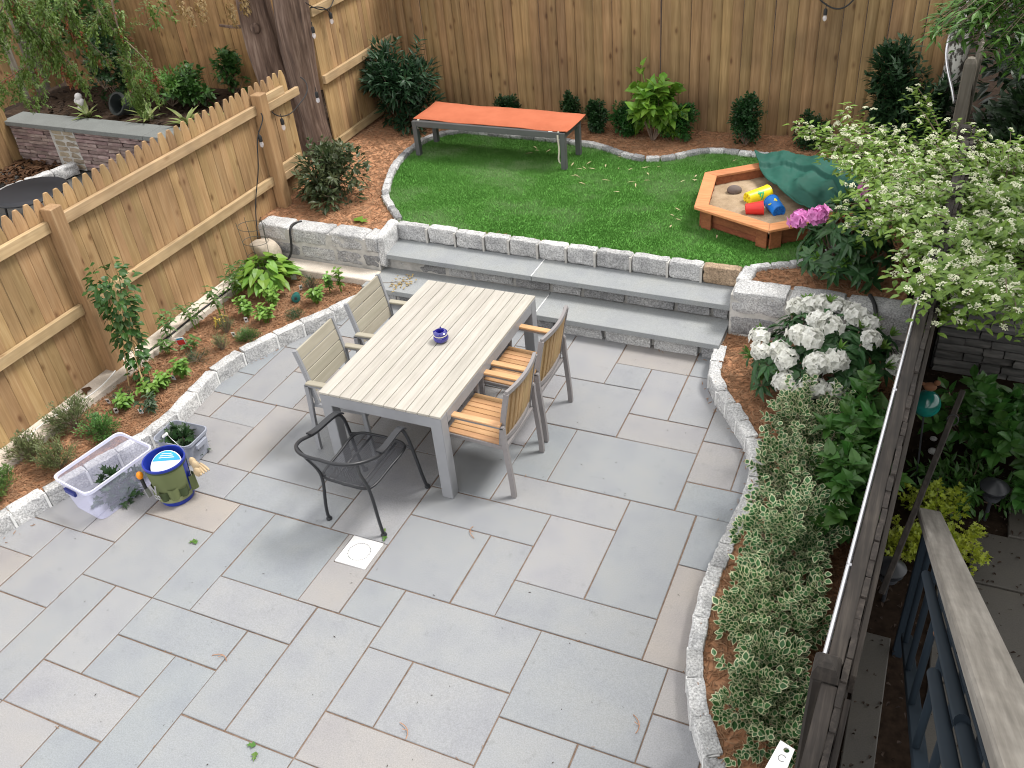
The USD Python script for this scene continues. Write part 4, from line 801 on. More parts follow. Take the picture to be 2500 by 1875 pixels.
ap_ = obj('apron', wrap(-2.85, .15, .045, .325, .005, 30), 'apron_green', bk, smooth=True); obj('apron', wrap(.75, 1.3, .05, .30, .005), 'apron_green', bk, smooth=True)
obj('apron_hem', wrap(-2.85, 1.3, .318, .342, .007, 34), 'apron_dark', ap_, smooth=True); obj('apron_hem', wrap(-2.85, .2, .045, .085, .013, 30), 'apron_light', ap_, smooth=True)
for k in range(5): obj('pocket', wrap(-2.75+k*.56, -2.22+k*.56, .075, .15+.02*(k % 2), .006, 12, .022), 'apron_dark' if k % 2 == 0 else 'apron_green', ap_, smooth=True)
obj('pocket', wrap(.25, .75, .06, .19, .008, 12, .04), 'apron_green', ap_, smooth=True)
hn_ = obj('handle', tube(spline([(-.10, .12, .33), (-.085, .135, .42), (-.03, .12, .475), (.04, .09, .47), (.11, .09, .40), (.125, .085, .34)], 30), .0025, 6), 'steel', bk)
obj('grip', tube([(-.088, .132, .425), (-.03, .122, .472)], .011, 8), 'white_plastic', hn_)
ld = thing('paint_lid', 'white and blue round tub lid standing inside the garden bucket', 'lid', (-4.50, 3.325, .285), 25, rx=38)
dc_ = obj('disc', lathe([(0, .0), (.112, 0), (.114, .004), (.112, .012), (0, .012)], 36), 'white_plastic', ld, smooth=40)
A = np.linspace(.35, PI-.35, 20); o = np.stack([.108*np.cos(A), .108*np.sin(A), np.full(20, .0135)], 1); obj('blue_print', (np.vstack([o, [[0, .037, .0135]]]), np.array([[i, i+1, 20] for i in range(19)])), 'cyan_paint', dc_)
for k in range(3): obj('print_line', MB().box((0, .06+.014*k, .0142), (.11-.02*k, .004, .001), ch=0).mesh(), 'white_paint', dc_)
obj('print_square', MB().box((.035, -.035, .0135), (.022, .026, .002), ch=0).mesh(), 'black_rubber', dc_)
tr = thing('garden_trowel', 'orange handled trowel with black grip in the bucket apron pocket', 'trowel', (-4.648, 3.20, .0))
obj('knob', lathe([(0, -.028), (.018, -.024), (.024, -.008), (.024, .010), (.016, .024), (0, .028)], 14, (0, 0, .262), rz_(0)), 'orange_plastic', tr, smooth=True)
obj('grip', tube([(.004, -.002, .24), (.028, -.016, .16)], .013, 10), 'black_rubber', tr); obj('blade', bar((.028, -.016, .16), (.05, -.02, .09), .035, .006), 'steel', tr)
sc = thing('scissors', 'grey garden scissors clipped on the front of the bucket apron', 'scissors', (-4.50, 3.172, .16))
for s in (-1, 1):
    obj('blade', bar((s*.004, -.012, .0), (-s*.024, -.016, .085), .013, .004, upv=(0, 1, 0)), 'steel', sc)
    obj('handle_loop', tube([(s*.012+.010*math.cos(a), -.012, -.03+.018*math.sin(a)) for a in np.linspace(0, 2*PI, 14)], .004, 6, False), 'steel', sc)
gl = thing('garden_glove', 'worn tan garden gloves hanging over the right side of the bucket', 'glove', (-4.352, 3.40, .27))
for k, (dx, dy, dz) in enumerate(((.02, .01, .03), (.045, 0, .015), (.06, -.015, -.03), (.03, .02, -.01))):
    pebble('glove_fold', None, None, (dx, dy, dz), (.055, .04, .075), 'glove', 3+k, .06, gl)
for k in range(4): obj('finger', tube(spline([(.05, -.01+.016*k, .0), (.075, -.012+.02*k, -.03), (.098+.006*k, -.02+.02*k, -.045)], 7), [.010, .0105, .0105, .0105, .010, .009, .006], 8), 'glove', gl, smooth=True)
# ================================================================== left neighbour's yard
tag(obj('neighbour_soil', sheet(Polygon([(-11.9, 8.45), (-6.3, 8.0), (-6.3, 10.2), (-11.9, 9.7)]), noisez(.55, .04, 1.5, 11), .1), 'soil', smooth=True), 'dark leaf strewn soil of the raised planter in the next yard', 'soil', kind='structure')
tag(obj('neighbour_ground', sheet(Polygon([(-12, .5), (-6.1, .5), (-6.1, 8.2), (-12, 8.3)]), -.02, .5), 'dark_concrete'), 'dark ground of the next yard behind the picket fence', 'ground', kind='structure')
pw = thing('planter_wall', 'raised planter wall of purple ledger stone with a grey bluestone cap in the next yard', 'planter wall')
r = np.random.default_rng(61); py = lambda x: 8.10-.022*(x+10.3)
obj('core', bar((-11.5, py(-11.5)+.20, .28), (-6.4, py(-6.4)+.20, .28), .30, .56, 0), 'mortar', pw)
xs = [-11.5, -10.31, -8.93, -7.6, -6.4]
for a, b in zip(xs[:-1], xs[1:]):
    obj('cap_slab', prism(Polygon([(a+.004, py(a)-.03), (b-.004, py(b)-.03), (b-.004, py(b)+.35), (a+.004, py(a)+.35)]), .545, .60, .005), 'cap_stone', pw)
zc_ = 0
for row in range(11):
    h = .0495; x = -11.42
    while x < -8.3:
        L = r.uniform(.12, .38)
        if x < -10.62 and x+L > -10.66: L = -10.64-x
        if -10.66 <= x < -10.2: x = -10.2; continue
        mb = MB(); stone(mb, (L-.006, .05, h-.004), (x+L/2, py(x)+.01+r.uniform(-.012, .012), .025+row*h), None, r, amp=.004, rnd=.008, sub=1)
        obj('ledger_stone', mb.mesh(), 'ledger', pw); x += L
for row in range(7):
    x = -10.63
    for k in range(2):
        L = .215; mb = MB(); stone(mb, (L*r.uniform(.8, .92), .05, .066), (x+L/2+(row % 2)*.02, py(x)-.002, .04+row*.078), None, r, amp=.006, rnd=.014, sub=2); obj('tan_stone', mb.mesh(), 'tan_stone', pw); x += L
obj('joint', bar((-10.64, py(-10.64)+.012, .275), (-10.19, py(-10.19)+.012, .275), .030, .54, 0), 'mortar', pw)
cb = thing('curb_stones', 'rough granite curb running from the planter wall towards the picket fence', 'curb')
for k in range(3):
    a = np.array([-10.30, 8.02])+np.array([-.10, -.33])*k; mb = MB(); stone(mb, (.12, .33, .16), (*(a+[-.05, -.16]), .06), rz_(-.28), r, amp=.008, rnd=.02, sub=3); obj('curb_stone', mb.mesh(), 'granite', cb, smooth=40)
def litter(name, label, poly, z, n, mat, seed, L=(.03, .08)):
    r = np.random.default_rng(seed); x0, y0, x1, y1 = poly.bounds; P = r.uniform((x0, y0), (x1, y1), (n*3, 2)); P = P[contains_xy(poly, P[:, 0], P[:, 1])][:n]; n = len(P); a = r.uniform(0, 2*PI, n)
    V = leaves(np.c_[P, z+r.uniform(.005, .05, n)], np.stack([np.cos(a), np.sin(a), r.normal(0, .35, n)], 1), r.uniform(*L, n), r.uniform(L[0]*.6, L[1]*.6, n), 'ovate', curl=.4, fold=.6)
    tag(obj(name, V[:2], mat), label, 'fallen leaves', kind='stuff')
litter('leaf_litter', 'heap of dry brown leaves below the planter wall', Polygon([(-11.4, 7.3), (-10.5, 7.4), (-10.3, 8.05), (-11.4, 8.15)]), .03, 420, 'litter', 3, (.05, .13))
litter('planter_litter', 'dry leaf scraps on the planter soil', Polygon([(-11.7, 8.5), (-6.5, 8.3), (-6.5, 9.8), (-11.7, 9.6)]), .56, 900, 'dark_litter', 4, (.03, .09))
rt_ = thing('round_table', 'round black metal table behind the picket fence at the far left', 'table', (-9.55, 6.72, 0))
obj('table_top', lathe([(0, .40), (.36, .40), (.40, .39), (.42, .37), (.42, .35), (.38, .36), (0, .365)], 40), 'black_cloth', rt_, smooth=40)
obj('rim_band', tube([(.42*math.cos(a), .42*math.sin(a), .365) for a in np.linspace(0, 2*PI, 41)], .014, 8, False), 'black_metal', rt_, smooth=True)
for k in range(3): a = k*2*PI/3; obj('leg', tube([(.30*math.cos(a), .30*math.sin(a), .37), (.36*math.cos(a), .36*math.sin(a), 0)], .014, 8), 'black_metal', rt_)
po = thing('plant_pot', 'black plastic plant pot tipped on its side on the planter soil', 'pot', (-9.78, 8.72, .70), 0, rx=62, ry=-12)
obj('pot_body', lathe([(0, -.16), (.10, -.16), (.135, .12), (.15, .12), (.15, .16), (.125, .16), (.09, -.14), (0, -.14)], 28), 'pot_dark', po, smooth=40)
sg = thing('figurine', 'small white stone figurine standing on the planter soil', 'figurine', (-10.58, 8.70, .57))
m = MB(); 
for c, d in (((0, 0, .055), (.15, .13, .12)), ((0, -.01, .14), (.12, .10, .12)), ((0, -.01, .225), (.10, .095, .10)), ((-.055, -.02, .15), (.05, .07, .09)), ((.055, -.02, .15), (.05, .07, .09))):
    s = trimesh.creation.icosphere(2); m.add(np.array(s.vertices)*np.array(d)/2+np.array(c), s.faces)
import manifold3d as m3
parts_ = [m3.Manifold.sphere(1, 18).scale(tuple(np.array(d)/2)).translate(c) for c, d in (((0, 0, .055), (.15, .13, .12)), ((0, -.01, .14), (.12, .10, .12)), ((0, -.01, .215), (.10, .095, .10)), ((-.055, -.02, .15), (.05, .07, .09)), ((.055, -.02, .15), (.05, .07, .09)))]
q = parts_[0]
for p in parts_[1:]: q = q + p
obj('figure', q, 'statue_white', sg, smooth=60)

# ================================================================== plant builders
def stems(mb, base, tips, r0=.006, r1=.002, sag=.0, n=7, sides=5):
    base = np.asarray(base, float)
    for t in tips:
        t = np.asarray(t, float); m = (base+t)/2 + (t-base)[[0, 1, 2]]*[.08, .08, .0]*np.array([1, -1, 0]) + [0, 0, sag]
        mb.add(*tube(spline([base, m, t], n), np.linspace(r0, r1, n), sides, False))
def shrub(name, label, cat, c, rad, n, L, W, mat, seed, kind='ovate', clumps=16, spread=.34, low=-.3, up=.35, split=0, group=None, stemmat='twig', edge=False, curl=.25, base=None, inner=.25, shoots=10):
    r = np.random.default_rng(seed); t = thing(name, label, cat, group=group)
    pos, out = crown(r, n, c, rad, clumps, spread, low, inner)
    g = (base if base is not None else c[2]-rad[2]); pos[:, 2] = np.maximum(pos[:, 2], g+.02)
    d = out + r.normal(0, .45, (n, 3)) + [0, 0, up]
    if shoots:
        SP, SD = [], []
        for k in range(shoots):
            o = unit(r, 1)[0]; o[2] = abs(o[2])*.9; s0 = c+o*np.array(rad)*.75; dr = o*np.array(rad)*1.0; dr = dr/np.linalg.norm(dr)+[0, 0, .35]+r.normal(0, .25, 3); dr /= np.linalg.norm(dr); ln = r.uniform(.18, .42)*np.mean(rad)+L*1.2
            for m_ in range(14):
                bb = m_*2.4; e = np.cross(dr, [.37, .21, .9]); e /= np.linalg.norm(e); SP.append(s0+dr*ln*(m_/13)+r.normal(0, .004, 3)); SD.append(e*math.cos(bb)+np.cross(dr, e)*math.sin(bb)+dr*.7)
        pos, d, n = np.vstack([pos, SP]), np.vstack([d, SD]), n+len(SP)
    V = leaves(pos, d, r.uniform(L*.7, L*1.25, n), r.uniform(W*.75, W*1.2, n), kind, upv=unit(r, n)*.5+[0, 0, 1.0], curl=curl)
    if split: split_leaves(t, V, kind, mat, split)
    else: tag(obj('foliage', V[:2], mat, t, edge=V[2] if edge else None), kind='stuff')
    mb = MB(); idx = r.integers(0, n, 16); stems(mb, (c[0], c[1], g), pos[idx], .008, .003)
    tag(obj('stems', mb.mesh(), stemmat, t), kind='stuff')
    return t
def herb(name, label, base, h, spread, nst, nleaf, L, W, mat, seed, kind='ovate', droop=.2, split=False, stemmat='lime', whorl=2, start=.25, group=None):
    """leafy stems rising from one base, leaves in pairs"""
    r = np.random.default_rng(seed); t = thing(name, label, 'plant', group=group); mb = MB(); P, D = [], []; base = np.asarray(base, float)
    for s in range(nst):
        a = r.uniform(0, 2*PI); q = r.uniform(.2, 1)*spread; tip = base+[q*math.cos(a), q*math.sin(a), h*r.uniform(.65, 1.0)]
        c = spline([base+[.2*q*math.cos(a), .2*q*math.sin(a), 0], base*.5+tip*.5+[0, 0, h*.08], tip], 12); mb.add(*tube(c, np.linspace(.0035, .0015, 12), 5, False))
        for k in range(nleaf):
            u = start+(1-start)*(k+1)/nleaf; p = np.array([np.interp(u*11, np.arange(12), c[:, j]) for j in range(3)])
            for w in range(whorl): b = k*1.6+w*2*PI/whorl+r.uniform(-.4, .4); P.append(p); D.append([math.cos(b), math.sin(b), r.uniform(-droop, .5)])
    P, D = np.array(P), np.array(D); n = len(P); V = leaves(P, D, r.uniform(.7, 1.2, n)*L, r.uniform(.8, 1.15, n)*W, kind, upv=np.tile([0, 0, 1.0], (n, 1))+r.normal(0, .25, (n, 3)), curl=.3)
    if split: split_leaves(t, V, kind, mat, 300)
    else: tag(obj('foliage', V[:2], mat, t), kind='stuff')
    tag(obj('stems', mb.mesh(), stemmat, t), kind='stuff')
    return t
def tuft(name, label, c, rad, h, n, L, mat, seed, W=.006, group=None):
    """dense mound of fine leaves (thyme, rosemary)"""
    r = np.random.default_rng(seed); t = thing(name, label, 'plant', group=group); k = 26
    a = r.uniform(0, 2*PI, k); q = np.sqrt(r.uniform(0, 1, k)); tips = np.stack([c[0]+rad[0]*q*np.cos(a), c[1]+rad[1]*q*np.sin(a), c[2]+h*(1-.55*q**2)*r.uniform(.7, 1.1, k)], 1)
    i = r.integers(0, k, n); u = r.uniform(.25, 1, n)**.7; b = np.array([c[0], c[1], c[2]]); pos = b + (tips[i]-b)*u[:, None]*[1, 1, 1] + r.normal(0, .018, (n, 3))
    pos[:, 2] = np.maximum(pos[:, 2], c[2]+.01)
    d = (tips[i]-b)*1.5/max(h, .1) + unit(r, n)*.9 + [0, 0, .3]
    V = leaves(pos, d, r.uniform(.7, 1.3, n)*L, W*r.uniform(.8, 1.3, n), 'small', curl=.1)
    tag(obj('foliage', V[:2], mat, t), kind='stuff'); mb = MB(); stems(mb, b, tips, .004, .0015); tag(obj('stems', mb.mesh(), 'twig', t), kind='stuff')
    return t

# ---- vegetable bed
zl = lambda x, y: float(zL(np.array([[x]]), np.array([[y]]))[0, 0])
B = lambda x, y: (x, y, zl(x, y))
hb = [(-5.54, 3.93, .13, 'leafy basil between the white tags and the dark sage'), (-5.46, 4.15, .13, 'small basil seedling at the foot of the vine canes'), (-5.43, 4.27, .15, 'basil seedling just right of the vine canes'), (-5.37, 4.43, .19, 'bushy basil beside the small dark grass clump'), (-5.44, 5.43, .20, 'basil with a white tag beside the low round thyme'),
      (-5.21, 5.40, .18, 'bright basil in the middle of the bed right of the round thyme'), (-5.31, 5.64, .20, 'tall basil just in front of the lime leaved plant'), (-4.95, 5.83, .18, 'bushy basil right of the teal sprinkler'), (-4.93, 6.03, .25, 'slim upright basil near the concrete footing, left of its twin'), (-4.83, 6.07, .27, 'slim upright basil closest to the steps')]
for k, (x, y, h, lab) in enumerate(hb): herb('basil_plant', lab, B(x, y), h,   .085 if k < 8 else .03, 10 if k < 8 else 4, 6, .055, .034, 'basil', 100+k)
herb('sage_plant', 'dark grey green sage beside the kerb and the smaller bin', B(-5.28, 3.97), .17, .10, 6, 6, .065, .022, 'sage', 120)
for k, (x, y, h, lab) in enumerate([(-5.88, 4.86, .38, 'thin tomato seedling on the footing nearest the vine'), (-5.80, 5.13, .34, 'tomato seedling in the middle of the row along the fence footing'), (-5.67, 5.34, .42, 'leaning tomato stem with yellowing lower leaves'), (-5.76, 5.66, .36, 'broad tomato plant near the lime leaved plant'), (-5.90, 5.92, .30, 'tomato seedling in the shade between fence and lime leaved plant')]):
    herb('tomato_plant', lab, B(x, y), h, .14, 4, 5, .085, .038, 'tomato', 130+k, 'star', .5, start=.35)
herb('pepper_plant', 'pepper seedling left of the red seed packet', B(-5.76, 4.70), .16, .09, 4, 4, .07, .03, 'tomato', 140); herb('pepper_plant', 'pepper seedling right of the red seed packet', B(-5.60, 4.84), .14, .09, 4, 3, .07, .03, 'tomato', 141)
herb('yellowing_seedling', 'seedling with yellow leaves in the middle of the bed', B(-5.60, 5.22), .10, .09, 4, 3, .05, .026, 'yellow_leaf', 142)
tuft('rosemary_bush', 'grey green rosemary bush beside the footing behind the large bin', (-5.77, 3.62, .10), (.20, .24), .27, 2600, .026, 'rosemary', 150, .007); tuft('rosemary_bush', 'grey green rosemary at the left behind the bin, nearest the fence', (-5.80, 3.20, .10), (.15, .17), .25, 1900, .026, 'rosemary', 151, .007); tuft('rosemary_bush', 'grey green rosemary right behind the clear bin rim', (-5.50, 3.20, .10), (.17, .18), .25, 2100, .026, 'rosemary', 152, .007)
tuft('oregano_bush', 'mid green low bush behind the top corner of the clear bin', (-5.46, 3.60, .10), (.19, .17), .18, 2200, .022, 'thyme', 153, .010); tuft('thyme_bush', 'bright green bush at the left edge of the vegetable bed', (-5.72, 2.80, .09), (.17, .24), .24, 2600, .020, 'thyme', 154, .010)
tuft('thyme_mound', 'low round green thyme mound with a cream tag beside the kerb', (-5.20, 5.10, .10), (.13, .10), .09, 1700, .018, 'thyme', 155, .006)
for k, (x, y, rr_, hh, lab) in enumerate([(-5.32, 4.90, .07, .17, 'wispy dill seedling near the kerb'), (-5.43, 4.70, .12, .07, 'low dark grass clump behind the bushy basil'), (-5.47, 5.15, .07, .20, 'blue green lavender seedling near the yellow seedling'), (-5.02, 5.57, .08, .04, 'flat dark green creeping patch near the kerb'), (-5.17, 6.05, .10, .13, 'dark lavender clump behind the teal sprinkler'), (-5.62, 4.02, .11, .12, 'dark feathery clump behind the first basil')]):
    tuft('herb_clump', lab, (x, y, zl(x, y)), (rr_, rr_), hh, 420, .030, 'rosemary' if k in (0, 2) else 'boxwood', 160+k, .004)
# lime leaved hosta-like plant: each large leaf a part
ho = thing('lime_plant', 'large lime green plant with heart shaped leaves in front of the boulder', 'plant'); r = np.random.default_rng(170); n = 120
a = r.uniform(0, 2*PI, n); q = np.sqrt(r.uniform(0.02, 1, n)); P = np.stack([-5.60+.25*q*np.cos(a), 5.95+.25*q*np.sin(a), .13+.30*(1-.6*q**2)*r.uniform(.55, 1.1, n)], 1)
D = np.stack([np.cos(a)*(.4+q), np.sin(a)*(.4+q), r.uniform(-.5, .1, n)], 1); V = leaves(P, D, r.uniform(.09, .145, n), r.uniform(.075, .115, n), 'heart', upv=np.tile([0, 0, 1.0], (n, 1))+r.normal(0, .2, (n, 3)), curl=.25); split_leaves(ho, V, 'heart', 'hosta')
mb = MB(); stems(mb, (-5.60, 5.95, .08), P[::3], .004, .002); tag(obj('stems', mb.mesh(), 'lime', ho), kind='stuff')
# climbing vine on bamboo canes
vn = thing('climbing_vine', 'tall dark green vine climbing a tripod of bamboo canes by the left fence', 'climbing plant'); r = np.random.default_rng(175)
vb = np.array([-5.66, 4.27, .08]); vt = np.array([-5.64, 4.33, 1.10])
for dx, dy in ((-.10, -.07), (.11, -.09), (.02, .10), (-.03, .05)): obj('cane', tube([vb+[dx, dy, 0], vt+[-dx*.15, -dy*.15, r.uniform(-.10, .02)]], .0055, 6), 'bamboo', vn)
n = 400; u = r.uniform(0, 1, n)**.75; a = r.uniform(0, 2*PI, n); wd = np.interp(u, [0, .12, .3, .7, .85, 1], [.03, .06, .10, .11, .19, .15])*np.sqrt(r.uniform(.1, 1, n)); P = vb+(vt-vb)*u[:, None]+np.stack([wd*np.cos(a), wd*np.sin(a)*1.1, r.normal(.05, .05, n)], 1)
V = leaves(P, np.stack([np.cos(a), np.sin(a), r.uniform(-.9, .2, n)], 1), r.uniform(.045, .08, n), r.uniform(.035, .058, n), 'ovate', upv=np.tile([0, 0, 1.0], (n, 1))+r.normal(0, .4, (n, 3))); split_leaves(vn, V, 'ovate', 'vine')
mb = MB(); 
for k in range(4): c = np.array([vb+(vt-vb)*s+[.06*math.cos(9*s+k*1.6), .06*math.sin(9*s+k*1.6), 0] for s in np.linspace(0, 1, 30)]); mb.add(*tube(c, .0028, 5))
tag(obj('stems', mb.mesh(), 'vine', vn), kind='stuff')
# plant tags, seed packet, sprinkler
tg = [(-5.72, 3.95, 'white plant tag at the dark feathery clump behind the first basil'), (-5.36, 3.93, 'white plant tag leaning beside the sage'), (-5.57, 3.87, 'white plant tag in front of the first basil'), (-5.42, 4.39, 'white plant tag in front of the bushy basil'), (-5.39, 5.34, 'white plant tag in front of the basil at mid bed'), (-5.24, 5.99, 'white plant tag beside the dark lavender clump'), (-5.35, 5.11, 'cream plant tag beside the thyme mound')]
for k, (x, y, lab) in enumerate(tg):
    t = thing('plant_tag', lab, 'plant tag', B(x, y), 20+17*(k % 3), rx=18); tk_ = obj('tag_card', MB().box((0, 0, .045), (.032, .003, .062), ch=.001).mesh(), 'white_plastic', t); obj('print_block', MB().box((0, -.0022, .05), (.018, .0012, .022), ch=0).mesh(), 'teal_plastic' if k % 2 else 'black_rubber', tk_); obj('tag_stake', MB().box((0, 0, .0), (.008, .002, .05), ch=.0005).mesh(), 'white_plastic', t)
t = thing('seed_packet', 'red and white seed packet on a stick between two pepper seedlings', 'seed packet', B(-5.70, 4.83), 35, rx=22); pk_ = obj('packet', MB().box((0, 0, .10), (.075, .004, .11), ch=.001).mesh(), 'white_plastic', t); obj('red_print', MB().box((0, -.003, .088), (.062, .0016, .068), ch=0).mesh(), 'red_card', pk_); obj('blue_print', MB().box((0, -.003, .138), (.05, .0016, .018), ch=0).mesh(), 'cyan_paint', pk_); obj('stick', tube([(0, .004, -.03), (0, .004, .06)], .003, 5), 'bamboo', t)
t = thing('clear_marker', 'clear plastic plant marker near the footing corner', 'plant tag', B(-5.43, 6.15), 30, rx=12); obj('tag_card', MB().box((0, 0, .06), (.055, .003, .10), ch=.001).mesh(), 'clear_tag', t)
t = thing('sprinkler_head', 'small teal plastic sprinkler lying on the mulch', 'sprinkler', (-5.17, 5.82, .145), 35, rx=75); obj('sprinkler_body', lathe([(0, -.06), (.032, -.06), (.036, -.03), (.034, .02), (.042, .035), (.042, .058), (.03, .064), (0, .06)], 20), 'teal_plastic', t, smooth=40); obj('nozzle', lathe([(0, .06), (.014, .06), (.012, .08), (0, .08)], 12), 'black_rubber', t)
t = thing('black_hose', 'black irrigation hose hanging over the wall beside the boulder', 'hose'); obj('hose', tube(spline([(-5.55, 6.60, .51), (-5.575, 6.50, .525), (-5.57, 6.43, .50), (-5.575, 6.40, .36), (-5.60, 6.37, .24), (-5.68, 6.30, .185)], 40), .012, 8), 'black_rubber', t, smooth=True)
t = thing('black_hose', 'thin black drip hose lying along the fence footing', 'hose'); obj('hose', tube(spline([(-5.90, 6.2, .175), (-5.87, 5.8, .175), (-5.88, 5.3, .175), (-5.87, 4.9, .175), (-5.88, 4.6, .175)], 40), .009, 8), 'black_rubber', t, smooth=True)
t = thing('black_hose', 'black hose hanging over the wall behind the white rhododendron', 'hose'); obj('hose', tube(spline([(-.20, 6.56, .53), (-.15, 6.42, .53), (-.125, 6.325, .50), (-.10, 6.31, .38), (-.08, 6.31, .22)], 30), .016, 8), 'black_rubber', t, smooth=True)
t = thing('extension_lead', 'thin white cable on the fence footing', 'cable'); obj('cable', tube(spline([(-5.98, 4.42, .20), (-5.93, 4.2, .17), (-5.90, 3.9, .171), (-5.97, 3.6, .17), (-5.92, 3.3, .17)], 30), .005, 6), 'white_plastic', t, smooth=True)
t = thing('oak_leaf', 'single green lobed oak leaf lying on the mulch by the lawn corner', 'leaf'); V = leaves(np.array([[-5.08, 6.82, .49]]), np.array([[.9, -.15, .05]]), .20, .13, 'star', curl=.05); obj('leaf_blade', V[:2], 'lime', t)
t = thing('oak_leaf', 'brown dry oak leaf lying on the fence footing', 'leaf'); V = leaves(np.array([[-5.99, 4.02, .175]]), np.array([[.3, -.9, .1]]), .14, .10, 'star', curl=.3); obj('leaf_blade', V[:2], 'litter', t)
# ivy in bins
for (cx, cy, cz, rx_b, n, lab, sd) in ((-4.95, 3.22, .06, (.13, .22, .10), 200, 'dark ivy cuttings lying in the clear storage bin', 180), (-4.77, 3.74, .12, (.14, .10, .10), 150, 'dark ivy cuttings heaped in the small grey bin', 181)):
    shrub('ivy_cuttings', lab, 'cuttings', (cx, cy, cz), rx_b, n, .075, .065, 'ivy', sd, 'star', clumps=9, low=-.8, split=300, base=cz-rx_b[2]+.01, shoots=0)

# ---- shrubs of the raised bed
def rosettes(name, label, c, rad, nros, nleaf, L, W, mat, seed, trusses=(), petal='petal_white', low=-.15, new=.25, split=300, base=None, tr=.082, push=.99):
    r = np.random.default_rng(seed); t = thing(name, label, 'shrub'); c, rad = np.array(c), np.array(rad)
    d = unit(r, nros*3); d = d[d[:, 2] > low][:nros]; s = r.uniform(.72, 1.02, len(d)); ctr = c+d*rad*s[:, None]; P, D, N = [], [], []; PN, DN = [], []
    for p, o in zip(ctr, d):
        ax = o*.8+[0, 0, .55]; ax /= np.linalg.norm(ax); e1 = np.cross(ax, [.3, .9, .1]); e1 /= np.linalg.norm(e1); e2 = np.cross(ax, e1)
        for k in range(nleaf):
            b = k*2.4+r.uniform(-.3, .3); v = e1*math.cos(b)+e2*math.sin(b)+ax*r.uniform(-.25, .35); P.append(p-ax*r.uniform(0, .05)); D.append(v); N.append(ax)
        if r.random() < new:
            for k in range(7): b = k*.9; PN.append(p+ax*.02); DN.append((e1*math.cos(b)+e2*math.sin(b))*.55+ax*.9)
    P, D, N = map(np.array, (P, D, N)); n = len(P); V = leaves(P, D, r.uniform(.75, 1.15, n)*L, r.uniform(.85, 1.15, n)*W, 'lance', upv=N, curl=.30); split_leaves(t, V, 'lance', mat, split)
    if PN: PN, DN = np.array(PN), np.array(DN); V = leaves(PN, DN, L*.62, W*.62, 'lance', curl=.1); split_leaves(t, V, 'lance', 'rhodo_new', 120, 'young_leaf')
    for q in trusses:
        q = np.array(q[:3]); o = (q-c)/rad; o[2] = max(o[2], .05); q = c+o/np.linalg.norm(o)*rad*push; m = 28; fi = np.arange(44); ph = fi*2.39996+r.uniform(0, 6); zf_ = 1-2*(fi+.5)/44; dd = np.stack([np.sqrt(1-zf_**2)*np.cos(ph), np.sqrt(1-zf_**2)*np.sin(ph), zf_], 1); o = q-c; o = o/np.linalg.norm(o); dd = dd[(dd @ (o*.7+[0, 0, .6])) > -.25]; dd = dd[r.random(len(dd)) < .8]; dd = dd + r.normal(0, .16, dd.shape); dd = dd*r.uniform(.78, 1.18, (len(dd), 1))*np.array([1, 1, .82]); PP, PD = [], []
        R_ = tr*r.uniform(.85, 1.15)
        for f in dd:
            e1 = np.cross(f, [.2, .4, .9]); e1 /= np.linalg.norm(e1); e2 = np.cross(f, e1)
            for k in range(5): b = k*2*PI/5+r.uniform(0, .3); PP.append(q+f*R_*.62); PD.append((e1*math.cos(b)+e2*math.sin(b))*.85+f*.62)
        V = leaves(np.array(PP), np.array(PD), r.uniform(.8, 1.15, len(PP))*R_*.56, R_*.48, 'ovate', upv=np.repeat(dd, 5, 0), curl=.32, fold=.25); obj('flower_truss', V[:2], petal, t)
    mb = MB(); g = np.array([c[0], c[1], base if base is not None else c[2]-rad[2]]); stems(mb, g, ctr[::3], .014, .005); tag(obj('stems', mb.mesh(), 'twig', t), kind='stuff')
    return t
S6 = [(-.60, 5.93, .60), (-.48, 5.95, .66), (-.40, 5.90, .60), (-.50, 5.86, .56), (-.70, 5.70, .50), (-.66, 5.62, .47), (-.46, 5.72, .62), (-.40, 5.68, .64), (-.53, 5.62, .60), (-.47, 5.60, .60), (-.60, 5.55, .54), (-.56, 5.52, .52), (-.22, 5.70, .58), (-.25, 5.80, .58), (-.05, 5.72, .46), (-.33, 5.82, .56), (-.30, 6.06, .74), (-.60, 5.34, .46), (-.46, 5.30, .46), (-.40, 5.34, .48), (-.30, 5.36, .46), (-.52, 5.26, .40), (-.36, 5.56, .52), (-.42, 5.52, .52)]
rosettes('rhododendron', 'large dark leaved rhododendron covered in white flower trusses in the right bed', (-.42, 5.75, .36), (.52, .49, .42), 110, 8, .13, .046, 'rhodo', 201, S6, base=.08)
rosettes('rhododendron', 'dark leaved rhododendron with pink flower balls at the right front of the lawn', (-.46, 7.00, .68), (.40, .48, .40), 64, 8, .135, .05, 'rhodo', 202, [(-.785, 6.90, .92), (-.605, 6.86, .93), (-.41, 7.20, .93), (-.28, 7.65, .93), (-.24, 7.62, .95)], 'petal_pink', base=.45, tr=.085, push=1.12)
shrub('laurel_bush', 'large dark laurel bush in the back corner left of the bench', 'shrub', (-5.78, 9.22, .95), (.44, .38, .48), 3000, .115, .038, 'laurel', 210, 'lance', clumps=34, low=-.85, split=0, base=.46)
shrub('mountain_laurel', 'bronze green broadleaf shrub between the tree trunk and the lawn corner', 'shrub', (-5.52, 7.22, .72), (.36, .36, .33), 1700, .08, .034, 'shrub_red', 211, 'lance', clumps=30, low=-.85, split=0, base=.46)
